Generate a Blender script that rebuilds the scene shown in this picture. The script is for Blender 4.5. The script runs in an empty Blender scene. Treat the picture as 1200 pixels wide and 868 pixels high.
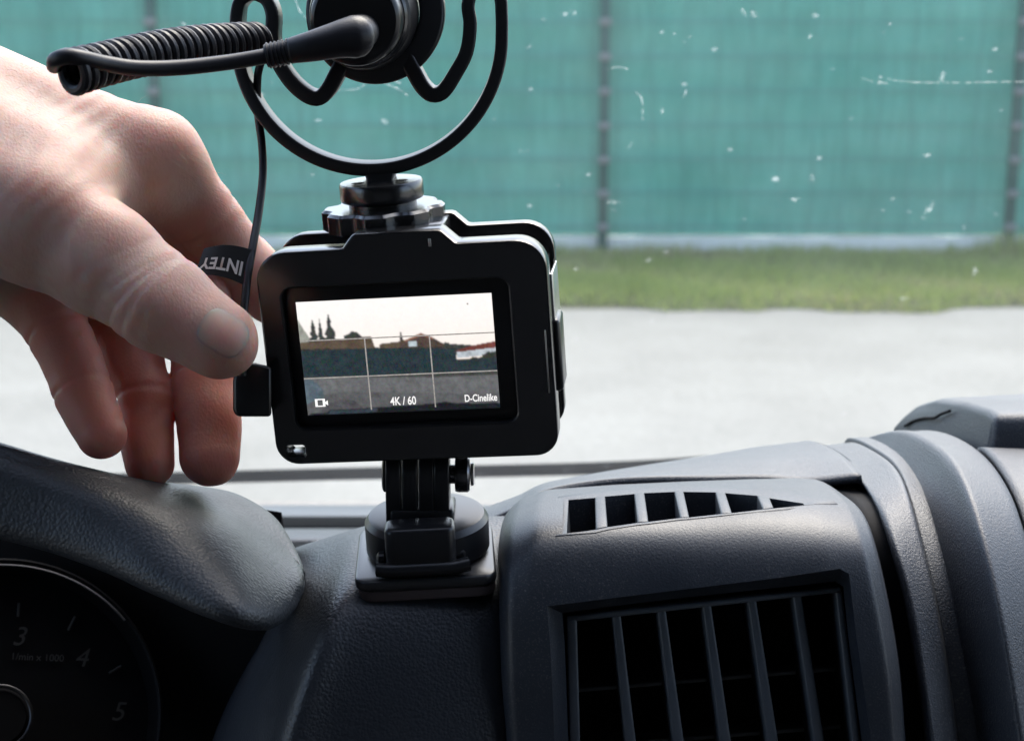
import bpy, bmesh, math, random
import numpy as np
from mathutils import Vector, Matrix
from mathutils.bvhtree import BVHTree

# ------------------------------------------------------------------ camera, sky, sun, exposure
SC = bpy.context.scene
COL = SC.collection
R = math.radians
F, CX, CY = 1900.0, 600.0, 434.0          # focal length and centre, in pixels of the 1200 x 868 photograph
PITCH, CAMZ = R(13.0), 1.60
SP, CP = math.sin(PITCH), math.cos(PITCH)
EXPO = 1.75

cam_d = bpy.data.cameras.new('camera')
cam = bpy.data.objects.new('camera', cam_d)
COL.objects.link(cam)
cam_d.sensor_fit = 'HORIZONTAL'
cam_d.sensor_width = 36.0
cam_d.lens = F * 36.0 / 1200.0
cam_d.clip_start = 0.02
cam_d.clip_end = 2000.0
cam_d.dof.use_dof = True
cam_d.dof.focus_distance = 0.455
cam_d.dof.aperture_fstop = 22.0
cam.location = (0, 0, CAMZ)
cam.rotation_euler = (R(90) - PITCH, 0, 0)
SC.camera = cam
CAMM = Matrix.Translation((0, 0, CAMZ)) @ Matrix.Rotation(R(90) - PITCH, 4, 'X')

SUN_EL, SUN_AZ = R(57), R(22)              # azimuth from +y, clockwise positive: hazy sun high in front of the van
world = bpy.data.worlds.new('World')
SC.world = world
world.use_nodes = True
wn = world.node_tree
wn.nodes.clear()
sky = wn.nodes.new('ShaderNodeTexSky')
sky.sky_type = 'NISHITA'
sky.sun_disc = False
sky.sun_elevation = SUN_EL
sky.sun_rotation = SUN_AZ
sky.air_density = 1.0
sky.dust_density = 3.5
sky.ozone_density = 1.0
bg = wn.nodes.new('ShaderNodeBackground')
bg.inputs['Strength'].default_value = 0.15
wo = wn.nodes.new('ShaderNodeOutputWorld')
wn.links.new(sky.outputs[0], bg.inputs[0])
wn.links.new(bg.outputs[0], wo.inputs[0])

sun_d = bpy.data.lights.new('sun', 'SUN')
sun = bpy.data.objects.new('sun', sun_d)
COL.objects.link(sun)
sun_d.energy = 0.5
sun_d.angle = R(38)
sun_d.color = (1.0, 0.97, 0.93)
sun.location = (0, 0, 30)
sdir = Vector((math.sin(SUN_AZ) * math.cos(SUN_EL), math.cos(SUN_AZ) * math.cos(SUN_EL), math.sin(SUN_EL)))
sun.rotation_euler = (-sdir).to_track_quat('-Z', 'Y').to_euler()

vs = SC.view_settings
vs.view_transform = 'Standard'
vs.look = 'None'
vs.gamma = 1.0
vs.use_curve_mapping = False
vs.exposure = EXPO
SC.render.engine = 'CYCLES'
SC.cycles.use_denoising = True
SC.cycles.max_bounces = 10
SC.cycles.diffuse_bounces = 5
SC.cycles.transparent_max_bounces = 12
SC.cycles.caustics_reflective = False
SC.cycles.caustics_refractive = False
SC.cycles.sample_clamp_indirect = 6.0

# ------------------------------------------------------------------ helpers
rnd = random.Random(7)


def P(px, py, d):
    """measured point: pixel of the photograph and its distance along the view axis -> metres"""
    x = (px - CX) / F * d
    yc = (CY - py) / F * d
    return Vector((x, d * CP + yc * SP, CAMZ + yc * CP - d * SP))


def ray(px, py):
    return (P(px, py, 1.0) - Vector((0, 0, CAMZ))).normalized()


def on_plane(px, py, p0, n):
    o = Vector((0, 0, CAMZ))
    r = ray(px, py)
    return o + r * ((Vector(p0) - o).dot(n) / r.dot(n))


def ground(px, py, z=0.0):
    return on_plane(px, py, (0, 0, z), Vector((0, 0, 1)))


def catmull(pts, n):
    """n samples through pts (any dimension), chord-length parameter"""
    pts = np.array([list(p) for p in pts], float)
    m = len(pts)
    if m == 2:
        t = np.linspace(0, 1, n)[:, None]
        return pts[0] * (1 - t) + pts[1] * t
    k = np.concatenate([[0], np.cumsum(np.maximum(np.linalg.norm(np.diff(pts, axis=0), axis=1), 1e-9) ** 0.5)])
    tan = np.zeros_like(pts)
    tan[1:-1] = (pts[2:] - pts[:-2]) / (k[2:] - k[:-2])[:, None]
    tan[0] = (pts[1] - pts[0]) / (k[1] - k[0])
    tan[-1] = (pts[-1] - pts[-2]) / (k[-1] - k[-2])
    out = []
    for s in np.linspace(0, k[-1], n):
        i = min(max(np.searchsorted(k, s) - 1, 0), m - 2)
        h = k[i + 1] - k[i]
        u = (s - k[i]) / h
        out.append((2*u**3-3*u**2+1)*pts[i] + (u**3-2*u**2+u)*h*tan[i] + (-2*u**3+3*u**2)*pts[i+1] + (u**3-u**2)*h*tan[i+1])
    return np.array(out)


def link(name, me, mat=None, parent=None, smooth=True, mats=None):
    o = bpy.data.objects.new(name, me)
    COL.objects.link(o)
    for m in (mats or ([mat] if mat else [])):
        me.materials.append(m)
    if smooth and len(me.polygons):
        me.polygons.foreach_set('use_smooth', [True] * len(me.polygons))
    if parent is not None:
        o.parent = parent
        if parent.type == 'EMPTY' and parent.get('_w'):
            o.matrix_parent_inverse = Matrix.Translation(parent.location).inverted()
    return o


def mesh(name, verts, faces):
    me = bpy.data.meshes.new(name)
    me.from_pydata([tuple(v) for v in verts], [], [tuple(f) for f in faces])
    me.update()
    return me


def sharpen(o, ang=35):
    """flat break at hard edges"""
    me = o.data
    bm = bmesh.new()
    bm.from_mesh(me)
    for e in bm.edges:
        if len(e.link_faces) == 2 and e.calc_face_angle(0) > R(ang):
            e.smooth = False
    bm.to_mesh(me)
    bm.free()
    return o


def thing(name, label, cat, loc=(0, 0, 0), group=None, local=False):
    o = bpy.data.objects.new(name, None)
    COL.objects.link(o)
    o.location = loc
    o.empty_display_size = 0.02
    if not local:
        o['_w'] = 1                      # its parts are given in world metres
    return tag(o, label, cat, group)


def tag(o, label=None, cat=None, group=None, kind=None):
    if label: o['label'] = label
    if cat: o['category'] = cat
    if group: o['group'] = group
    if kind: o['kind'] = kind
    return o


class MB:
    def __init__(s):
        s.v, s.f = [], []

    def add(s, v, f):
        b = len(s.v)
        s.v += [tuple(p) for p in v]
        s.f += [tuple(i + b for i in q) for q in f]
        return s

    def box8(s, a, b):
        """a, b: two quads of 4 corners in the same order"""
        return s.add(list(a) + list(b), [(3, 2, 1, 0), (4, 5, 6, 7), (0, 1, 5, 4), (1, 2, 6, 5), (2, 3, 7, 6), (3, 0, 4, 7)])

    def box(s, lo, hi):
        x0, y0, z0 = lo
        x1, y1, z1 = hi
        return s.box8([(x0, y0, z0), (x1, y0, z0), (x1, y1, z0), (x0, y1, z0)], [(x0, y0, z1), (x1, y0, z1), (x1, y1, z1), (x0, y1, z1)])

    def rings(s, rings, cap=True, closed=False):
        n = len(rings[0])
        v = [p for r in rings for p in r]
        f = []
        m = len(rings)
        for i in range(m if closed else m - 1):
            for j in range(n):
                a, b = i * n + j, i * n + (j + 1) % n
                c, d = ((i + 1) % m) * n + (j + 1) % n, ((i + 1) % m) * n + j
                f.append((a, b, c, d))
        if cap and not closed:
            f.append(tuple(reversed(range(n))))
            f.append(tuple((m - 1) * n + j for j in range(n)))
        return s.add(v, f)

    def tube(s, path, rad, n=12, cap=True, closed=False, up=None, sec=None):
        """sweep a circle (or the 2-D section sec) along a path; rad may be a list"""
        path = [Vector(p) for p in path]
        m = len(path)
        rings = []
        prev = None
        for i, p in enumerate(path):
            if closed:
                t = (path[(i + 1) % m] - path[i - 1]).normalized()
            else:
                t = (path[min(i + 1, m - 1)] - path[max(i - 1, 0)]).normalized()
            if up is not None:
                a = Vector(up)
            elif prev is None:
                a = Vector((0, 0, 1)) if abs(t.z) < .9 else Vector((1, 0, 0))
            else:
                a = prev
            a = (a - t * a.dot(t)).normalized()
            prev = a
            b = t.cross(a)
            r = rad[i] if hasattr(rad, '__len__') else rad
            if sec is None:
                rings.append([p + a * (math.cos(k * 2 * math.pi / n) * r) + b * (math.sin(k * 2 * math.pi / n) * r) for k in range(n)])
            else:
                rings.append([p + a * (q[0] * r) + b * (q[1] * r) for q in sec])
        return s.rings(rings, cap, closed)

    def lathe(s, base, axis, prof, n=40, cap=True):
        """prof: list of (radius, distance along axis)"""
        axis = Vector(axis).normalized()
        a = Vector((0, 0, 1)) if abs(axis.z) < .9 else Vector((1, 0, 0))
        a = (a - axis * a.dot(axis)).normalized()
        b = axis.cross(a)
        base = Vector(base)
        rings = [[base + axis * h + a * (r * math.cos(k * 2 * math.pi / n)) + b * (r * math.sin(k * 2 * math.pi / n)) for k in range(n)] for r, h in prof]
        return s.rings(rings, cap)

    def build(s, name, mat, parent=None, smooth=True, sharp=35, bevel=0, seg=2):
        o = link(name, mesh(name, s.v, s.f), mat, parent, smooth)
        bm = bmesh.new()
        bm.from_mesh(o.data)
        bmesh.ops.recalc_face_normals(bm, faces=bm.faces)
        bm.to_mesh(o.data)
        bm.free()
        if smooth and sharp and not bevel:
            sharpen(o, sharp)
        if bevel:
            md = o.modifiers.new('bevel', 'BEVEL')
            md.width = bevel
            md.segments = seg
            md.limit_method = 'ANGLE'
            md.angle_limit = R(30)
            md.harden_normals = False
        return o


def rrect(w, h, r, n=6, cx=0, cy=0):
    out = []
    for sx, sy, a0 in ((1, 1, 0), (-1, 1, 90), (-1, -1, 180), (1, -1, 270)):
        for k in range(n + 1):
            a = R(a0 + 90 * k / n)
            out.append((cx + sx * (w / 2 - r) + r * math.cos(a), cy + sy * (h / 2 - r) + r * math.sin(a)))
    return out


DG = None


def curve_mesh(cu):
    o = bpy.data.objects.new('tmp', cu)
    COL.objects.link(o)
    dg = bpy.context.evaluated_depsgraph_get()
    me = bpy.data.meshes.new_from_object(o.evaluated_get(dg))
    bpy.data.objects.remove(o)
    bpy.data.curves.remove(cu)
    me.materials.clear()
    return me


def plate(outer, holes, thick, bev=0.0004):
    """flat plate with holes in local x,y, its front at z=0 and its back at z=-thick"""
    cu = bpy.data.curves.new('p', 'CURVE')
    cu.dimensions = '2D'
    cu.fill_mode = 'BOTH'
    for loop in [outer] + holes:
        sp = cu.splines.new('POLY')
        sp.points.add(len(loop) - 1)
        for p, q in zip(sp.points, loop):
            p.co = (q[0], q[1], 0, 1)
        sp.use_cyclic_u = True
    cu.extrude = thick / 2 - bev
    cu.bevel_depth = bev
    cu.bevel_resolution = 1
    cu.offset = -bev
    me = curve_mesh(cu)
    for v in me.vertices:
        v.co.z -= thick / 2
    return me


def text_mesh(s, size, depth=0.0, shear=0.0, align='CENTER', bold=0.0):
    cu = bpy.data.curves.new('t', 'FONT')
    cu.body = s
    cu.size = size
    cu.extrude = depth
    cu.shear = shear
    cu.offset = bold
    cu.align_x = align
    cu.align_y = 'CENTER'
    return curve_mesh(cu)


# ------------------------------------------------------------------ materials
def nodes(name):
    m = bpy.data.materials.new(name)
    m.use_nodes = True
    nt = m.node_tree
    return m, nt, nt.nodes['Principled BSDF']


def nn(nt, t, **kw):
    n = nt.nodes.new(t)
    for k, v in kw.items():
        if k in n.inputs:
            n.inputs[k].default_value = v
        else:
            setattr(n, k, v)
    return n


def ramp(nt, fac, stops):
    r = nt.nodes.new('ShaderNodeValToRGB')
    el = r.color_ramp.elements
    while len(el) < len(stops):
        el.new(0.5)
    for e, (p, c) in zip(el, stops):
        e.position = p
        e.color = (*c, 1) if len(c) == 3 else c
    nt.links.new(fac, r.inputs[0])
    return r


def plastic(name, col, rough=0.45, spec=0.5, grain=0.0, gscale=900, noise=0.0, dust=0.0, coat=0.0, grain2=0.0):
    m, nt, b = nodes(name)
    b.inputs['Base Color'].default_value = (*col, 1)
    b.inputs['Roughness'].default_value = rough
    b.inputs['Specular IOR Level'].default_value = spec
    b.inputs['Coat Weight'].default_value = coat
    tc = nn(nt, 'ShaderNodeTexCoord')
    if dust:
        n1 = nn(nt, 'ShaderNodeTexNoise', Scale=35.0, Detail=5.0, Roughness=0.65)
        n2 = nn(nt, 'ShaderNodeTexNoise', Scale=1800.0, Detail=2.0)
        nt.links.new(tc.outputs['Object'], n1.inputs['Vector'])
        nt.links.new(tc.outputs['Object'], n2.inputs['Vector'])
        r1 = ramp(nt, n1.outputs[0], [(0.35, (0.15,) * 3), (0.75, (1, 1, 1))])
        r2 = ramp(nt, n2.outputs[0], [(0.55, (0, 0, 0)), (0.72, (1, 1, 1))])
        mu = nn(nt, 'ShaderNodeMath', operation='MULTIPLY')
        nt.links.new(r1.outputs[0], mu.inputs[0])
        nt.links.new(r2.outputs[0], mu.inputs[1])
        mu2 = nn(nt, 'ShaderNodeMath', operation='MULTIPLY')
        nt.links.new(mu.outputs[0], mu2.inputs[0])
        mu2.inputs[1].default_value = dust
        mx = nn(nt, 'ShaderNodeMix', data_type='RGBA')
        mx.inputs['A'].default_value = (*col, 1)
        mx.inputs['B'].default_value = (0.36, 0.34, 0.31, 1)
        nt.links.new(mu2.outputs[0], mx.inputs['Factor'])
        nt.links.new(mx.outputs['Result'], b.inputs['Base Color'])
        ad = nn(nt, 'ShaderNodeMath', operation='MULTIPLY_ADD')
        nt.links.new(r1.outputs[0], ad.inputs[0])
        ad.inputs[1].default_value = 0.12
        ad.inputs[2].default_value = rough - 0.05
        nt.links.new(ad.outputs[0], b.inputs['Roughness'])
    last = None
    if grain:
        # leather-like cells: distance to cell edge, warped
        w = nn(nt, 'ShaderNodeTexNoise', Scale=gscale * 0.8, Detail=2.0)
        nt.links.new(tc.outputs['Object'], w.inputs['Vector'])
        va = nn(nt, 'ShaderNodeVectorMath', operation='MULTIPLY_ADD')
        nt.links.new(w.outputs['Color'], va.inputs[0])
        va.inputs[1].default_value = (0.55 / gscale,) * 3
        nt.links.new(tc.outputs['Object'], va.inputs[2])
        v = nn(nt, 'ShaderNodeTexVoronoi', Scale=gscale)
        v.feature = 'SMOOTH_F1'
        v.inputs['Smoothness'].default_value = 0.35
        nt.links.new(va.outputs[0], v.inputs['Vector'])
        bu = nn(nt, 'ShaderNodeBump', Strength=grain, Distance=0.0005)
        bu.invert = True
        nt.links.new(v.outputs['Distance'], bu.inputs['Height'])
        last = bu
    if noise:
        n3 = nn(nt, 'ShaderNodeTexNoise', Scale=1500.0, Detail=3.0, Roughness=0.6)
        nt.links.new(tc.outputs['Object'], n3.inputs['Vector'])
        bu = nn(nt, 'ShaderNodeBump', Strength=noise, Distance=0.0004)
        nt.links.new(n3.outputs[0], bu.inputs['Height'])
        if last:
            nt.links.new(last.outputs[0], bu.inputs['Normal'])
        last = bu
    if last:
        nt.links.new(last.outputs[0], b.inputs['Normal'])
    return m


M = {}
M['hood'] = plastic('dash_soft_grain', (0.022, 0.026, 0.031), 0.46, 0.65, grain=0.32, gscale=1050, noise=0.15, dust=0.10)
M['dash'] = plastic('dash_leather_grain', (0.018, 0.022, 0.030), 0.46, 0.65, grain=0.36, gscale=1050, noise=0.15, dust=0.08)
M['panel'] = plastic('panel_fine_grain', (0.021, 0.027, 0.038), 0.46, 0.7, noise=0.30, dust=0.30)
M['rib'] = plastic('dash_sand_grain', (0.032, 0.038, 0.049), 0.45, 0.85, noise=0.75, dust=0.5)
M['vent'] = plastic('vent_plastic', (0.085, 0.098, 0.115), 0.40, 0.5, noise=0.12, dust=0.10)
M['dialface'] = plastic('dial_face_black', (0.005, 0.005, 0.006), 0.6, 0.15)
M['vane'] = plastic('rear_vane_plastic', (0.16, 0.17, 0.18), 0.45, 0.5)
M['black'] = plastic('matte_black_void', (0.006, 0.006, 0.007), 0.75, 0.2)
M['gloss'] = plastic('black_gloss_plastic', (0.008, 0.008, 0.009), 0.28, 0.5, noise=0.05)
M['alu'] = plastic('black_anodised', (0.010, 0.010, 0.011), 0.22, 1.0, noise=0.05)
M['mount'] = plastic('mount_plastic', (0.012, 0.012, 0.014), 0.33, 0.5, noise=0.06)
M['pad'] = plastic('mount_plate', (0.02, 0.021, 0.023), 0.30, 0.6, noise=0.06)
M['foam'] = plastic('adhesive_foam', (0.09, 0.07, 0.07), 0.8, 0.2, noise=0.3)
M['rubber'] = plastic('cable_rubber', (0.012, 0.012, 0.016), 0.42, 0.45, noise=0.1)
M['ring'] = plastic('shock_mount_nylon', (0.010, 0.010, 0.011), 0.38, 0.5, noise=0.1)
M['shell'] = plastic('cab_trim_grey', (0.12, 0.12, 0.123), 0.7, 0.3, noise=0.2)
M['floor'] = plastic('cab_floor_rubber', (0.03, 0.03, 0.03), 0.8, 0.2)
M['cowl'] = plastic('cowl_grey_plastic', (0.10, 0.115, 0.125), 0.5, 0.4, noise=0.2, dust=0.3)
M['gasket'] = plastic('gasket_rubber', (0.006, 0.007, 0.008), 0.9, 0.05)
M['wiper'] = plastic('wiper_rubber', (0.006, 0.009, 0.009), 0.8, 0.08)
M['fpost'] = plastic('post_green_paint', (0.010, 0.095, 0.075), 0.5, 0.4)
M['wire'] = plastic('wire_green_paint', (0.065, 0.26, 0.215), 0.5, 0.4)
M['clip'] = plastic('clip_grey', (0.20, 0.22, 0.21), 0.6, 0.3)
M['white'] = plastic('white_print', (0.55, 0.54, 0.52), 0.6, 0.3)
M['dialprint'] = plastic('dial_print', (0.065, 0.065, 0.062), 0.6, 0.2)


def metal(name, col, rough):
    m, nt, b = nodes(name)
    b.inputs['Base Color'].default_value = (*col, 1)
    b.inputs['Metallic'].default_value = 1.0
    b.inputs['Roughness'].default_value = rough
    return m


M['steel'] = metal('brushed_steel', (0.55, 0.55, 0.54), 0.28)
M['chrome'] = metal('satin_dark_metal', (0.16, 0.16, 0.17), 0.25)


M['dimring'] = metal('smoked_dial_trim', (0.07, 0.07, 0.075), 0.45)


def emit(name, col, k=1.0):
    m, nt, b = nodes(name)
    b.inputs['Base Color'].default_value = (0, 0, 0, 1)
    b.inputs['Roughness'].default_value = 0.2
    b.inputs['Emission Color'].default_value = (*col, 1)
    b.inputs['Emission Strength'].default_value = k / 2 ** EXPO
    if max(col) < 0.9:
        tc = nn(nt, 'ShaderNodeTexCoord')
        n1 = nn(nt, 'ShaderNodeTexNoise', Scale=900.0, Detail=4.0, Roughness=0.7)
        nt.links.new(tc.outputs['Object'], n1.inputs['Vector'])
        r = ramp(nt, n1.outputs[0], [(0.3, tuple(c * 0.72 for c in col)), (0.7, tuple(c * 1.3 for c in col))])
        nt.links.new(r.outputs[0], b.inputs['Emission Color'])
    return m


def fence_cloth():
    m, nt, b = nodes('woven_screen_teal')
    tc = nn(nt, 'ShaderNodeTexCoord')
    n1 = nn(nt, 'ShaderNodeTexNoise', Scale=1.6, Detail=5.0, Roughness=0.6)
    n2 = nn(nt, 'ShaderNodeTexNoise', Scale=9.0, Detail=3.0)
    mp = nn(nt, 'ShaderNodeMapping')
    mp.inputs['Scale'].default_value = (3.0, 1, 0.35)
    nt.links.new(tc.outputs['Object'], mp.inputs[0])
    nt.links.new(tc.outputs['Object'], n1.inputs['Vector'])
    nt.links.new(mp.outputs[0], n2.inputs['Vector'])
    mx = nn(nt, 'ShaderNodeMath', operation='ADD')
    nt.links.new(n1.outputs[0], mx.inputs[0])
    nt.links.new(n2.outputs[0], mx.inputs[1])
    r = ramp(nt, mx.outputs[0], [(0.35, (0.066, 0.270, 0.215)), (0.65, (0.108, 0.385, 0.312))])
    r.color_ramp.elements[0].position = 0.3
    dv = nn(nt, 'ShaderNodeMath', operation='MULTIPLY')
    dv.inputs[1].default_value = 0.5
    nt.links.new(mx.outputs[0], dv.inputs[0])
    nt.links.new(dv.outputs[0], r.inputs[0])
    nt.links.new(r.outputs[0], b.inputs['Base Color'])
    b.inputs['Roughness'].default_value = 0.75
    b.inputs['Specular IOR Level'].default_value = 0.2
    w = nn(nt, 'ShaderNodeTexNoise', Scale=5.0, Detail=2.0)
    nt.links.new(mp.outputs[0], w.inputs['Vector'])
    bu = nn(nt, 'ShaderNodeBump', Strength=0.5, Distance=0.02)
    nt.links.new(w.outputs[0], bu.inputs['Height'])
    nt.links.new(bu.outputs[0], b.inputs['Normal'])
    tl = nn(nt, 'ShaderNodeBsdfTranslucent')
    nt.links.new(r.outputs[0], tl.inputs[0])
    ms = nn(nt, 'ShaderNodeMixShader')
    ms.inputs[0].default_value = 0.12
    nt.links.new(b.outputs[0], ms.inputs[1])
    nt.links.new(tl.outputs[0], ms.inputs[2])
    nt.links.new(ms.outputs[0], nt.nodes['Material Output'].inputs[0])
    return m


M['cloth'] = fence_cloth()


def mottled(name, c0, c1, scale, rough=0.85, fine=120.0, bump=0.3, bd=0.004):
    m, nt, b = nodes(name)
    tc = nn(nt, 'ShaderNodeTexCoord')
    n1 = nn(nt, 'ShaderNodeTexNoise', Scale=scale, Detail=6.0, Roughness=0.6)
    n2 = nn(nt, 'ShaderNodeTexNoise', Scale=fine, Detail=3.0)
    nt.links.new(tc.outputs['Object'], n1.inputs['Vector'])
    nt.links.new(tc.outputs['Object'], n2.inputs['Vector'])
    mx = nn(nt, 'ShaderNodeMix', data_type='FLOAT')
    mx.inputs['Factor'].default_value = 0.4
    nt.links.new(n1.outputs[0], mx.inputs['A'])
    nt.links.new(n2.outputs[0], mx.inputs['B'])
    r = ramp(nt, mx.outputs['Result'], [(0.32, c0), (0.68, c1)])
    nt.links.new(r.outputs[0], b.inputs['Base Color'])
    b.inputs['Roughness'].default_value = rough
    b.inputs['Specular IOR Level'].default_value = 0.25
    bu = nn(nt, 'ShaderNodeBump', Strength=bump, Distance=bd)
    nt.links.new(n2.outputs[0], bu.inputs['Height'])
    nt.links.new(bu.outputs[0], b.inputs['Normal'])
    return m


M['pave'] = mottled('pale_asphalt', (0.235, 0.231, 0.203), (0.34, 0.334, 0.297), 1.3, fine=30)
M['earth'] = mottled('verge_soil', (0.05, 0.065, 0.025), (0.10, 0.11, 0.045), 3.0)
M['field'] = mottled('ground_earth', (0.10, 0.11, 0.06), (0.16, 0.16, 0.09), 0.5)
M['concrete'] = mottled('plinth_concrete', (0.66, 0.65, 0.58), (0.80, 0.79, 0.71), 6.0)


def grass_mat():
    m, nt, b = nodes('grass_blades')
    at = nn(nt, 'ShaderNodeAttribute')
    at.attribute_name = 'tint'
    r = ramp(nt, at.outputs['Fac'], [(0.0, (0.25, 0.33, 0.085)), (0.5, (0.40, 0.48, 0.13)), (0.8, (0.48, 0.46, 0.19)), (1.0, (0.50, 0.42, 0.26))])
    nt.links.new(r.outputs[0], b.inputs['Base Color'])
    b.inputs['Roughness'].default_value = 0.6
    b.inputs['Specular IOR Level'].default_value = 0.25
    tl = nn(nt, 'ShaderNodeBsdfTranslucent')
    nt.links.new(r.outputs[0], tl.inputs[0])
    ms = nn(nt, 'ShaderNodeMixShader')
    ms.inputs[0].default_value = 0.4
    nt.links.new(b.outputs[0], ms.inputs[1])
    nt.links.new(tl.outputs[0], ms.inputs[2])
    nt.links.new(ms.outputs[0], nt.nodes['Material Output'].inputs[0])
    return m


M['grass'] = grass_mat()


def skin_mat(name='skin', nail=False):
    m, nt, b = nodes(name)
    tc = nn(nt, 'ShaderNodeTexCoord')
    n1 = nn(nt, 'ShaderNodeTexNoise', Scale=38.0, Detail=4.0, Roughness=0.6)
    n2 = nn(nt, 'ShaderNodeTexNoise', Scale=260.0, Detail=3.0)
    v = nn(nt, 'ShaderNodeTexVoronoi', Scale=1150.0)
    n3 = nn(nt, 'ShaderNodeTexNoise', Scale=900.0, Detail=2.0)
    mp = nn(nt, 'ShaderNodeMapping')
    mp.inputs['Rotation'].default_value = (0.3, 0.6, 0.2)
    mp.inputs['Scale'].default_value = (1.0, 1.0, 0.45)
    nt.links.new(tc.outputs['Object'], mp.inputs[0])
    for n in (n1, n2, n3):
        nt.links.new(tc.outputs['Object'], n.inputs['Vector'])
    nt.links.new(mp.outputs[0], v.inputs['Vector'])
    mx = nn(nt, 'ShaderNodeMix', data_type='FLOAT')
    mx.inputs['Factor'].default_value = 0.3
    nt.links.new(n1.outputs[0], mx.inputs['A'])
    nt.links.new(n2.outputs[0], mx.inputs['B'])
    if nail:
        r = ramp(nt, mx.outputs['Result'], [(0.3, (0.54, 0.325, 0.27)), (0.7, (0.58, 0.37, 0.31))])
    else:
        r = ramp(nt, mx.outputs['Result'], [(0.30, (0.47, 0.29, 0.235)), (0.5, (0.52, 0.345, 0.285)), (0.70, (0.56, 0.395, 0.335))])
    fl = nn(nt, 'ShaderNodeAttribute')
    fl.attribute_name = 'flush_glow'
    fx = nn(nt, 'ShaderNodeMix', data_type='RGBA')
    fx.inputs['B'].default_value = (0.56, 0.215, 0.165, 1)  # ruddy skin tone with the backlit glow put into the colour
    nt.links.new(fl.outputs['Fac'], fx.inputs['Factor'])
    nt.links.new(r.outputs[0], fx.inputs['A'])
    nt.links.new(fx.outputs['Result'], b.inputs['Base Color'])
    b.inputs['Roughness'].default_value = 0.48 if nail else 0.5
    b.inputs['Specular IOR Level'].default_value = 0.32
    b.inputs['Subsurface Weight'].default_value = 1.0
    b.inputs['Subsurface Radius'].default_value = (1.0, 0.18, 0.07)
    b.inputs['Subsurface Scale'].default_value = 0.014
    ad = nn(nt, 'ShaderNodeMath', operation='MULTIPLY_ADD')
    nt.links.new(v.outputs['Distance'], ad.inputs[0])
    ad.inputs[1].default_value = 0.6
    nt.links.new(n3.outputs[0], ad.inputs[2])
    bu = nn(nt, 'ShaderNodeBump', Strength=0.04 if nail else 0.26, Distance=0.0004)
    nt.links.new(ad.outputs[0], bu.inputs['Height'])
    nt.links.new(bu.outputs[0], b.inputs['Normal'])
    return m


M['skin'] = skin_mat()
M['nail'] = skin_mat('fingernail', True)
M['hair'] = plastic('body_hair', (0.45, 0.35, 0.26), 0.5, 0.4)


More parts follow.
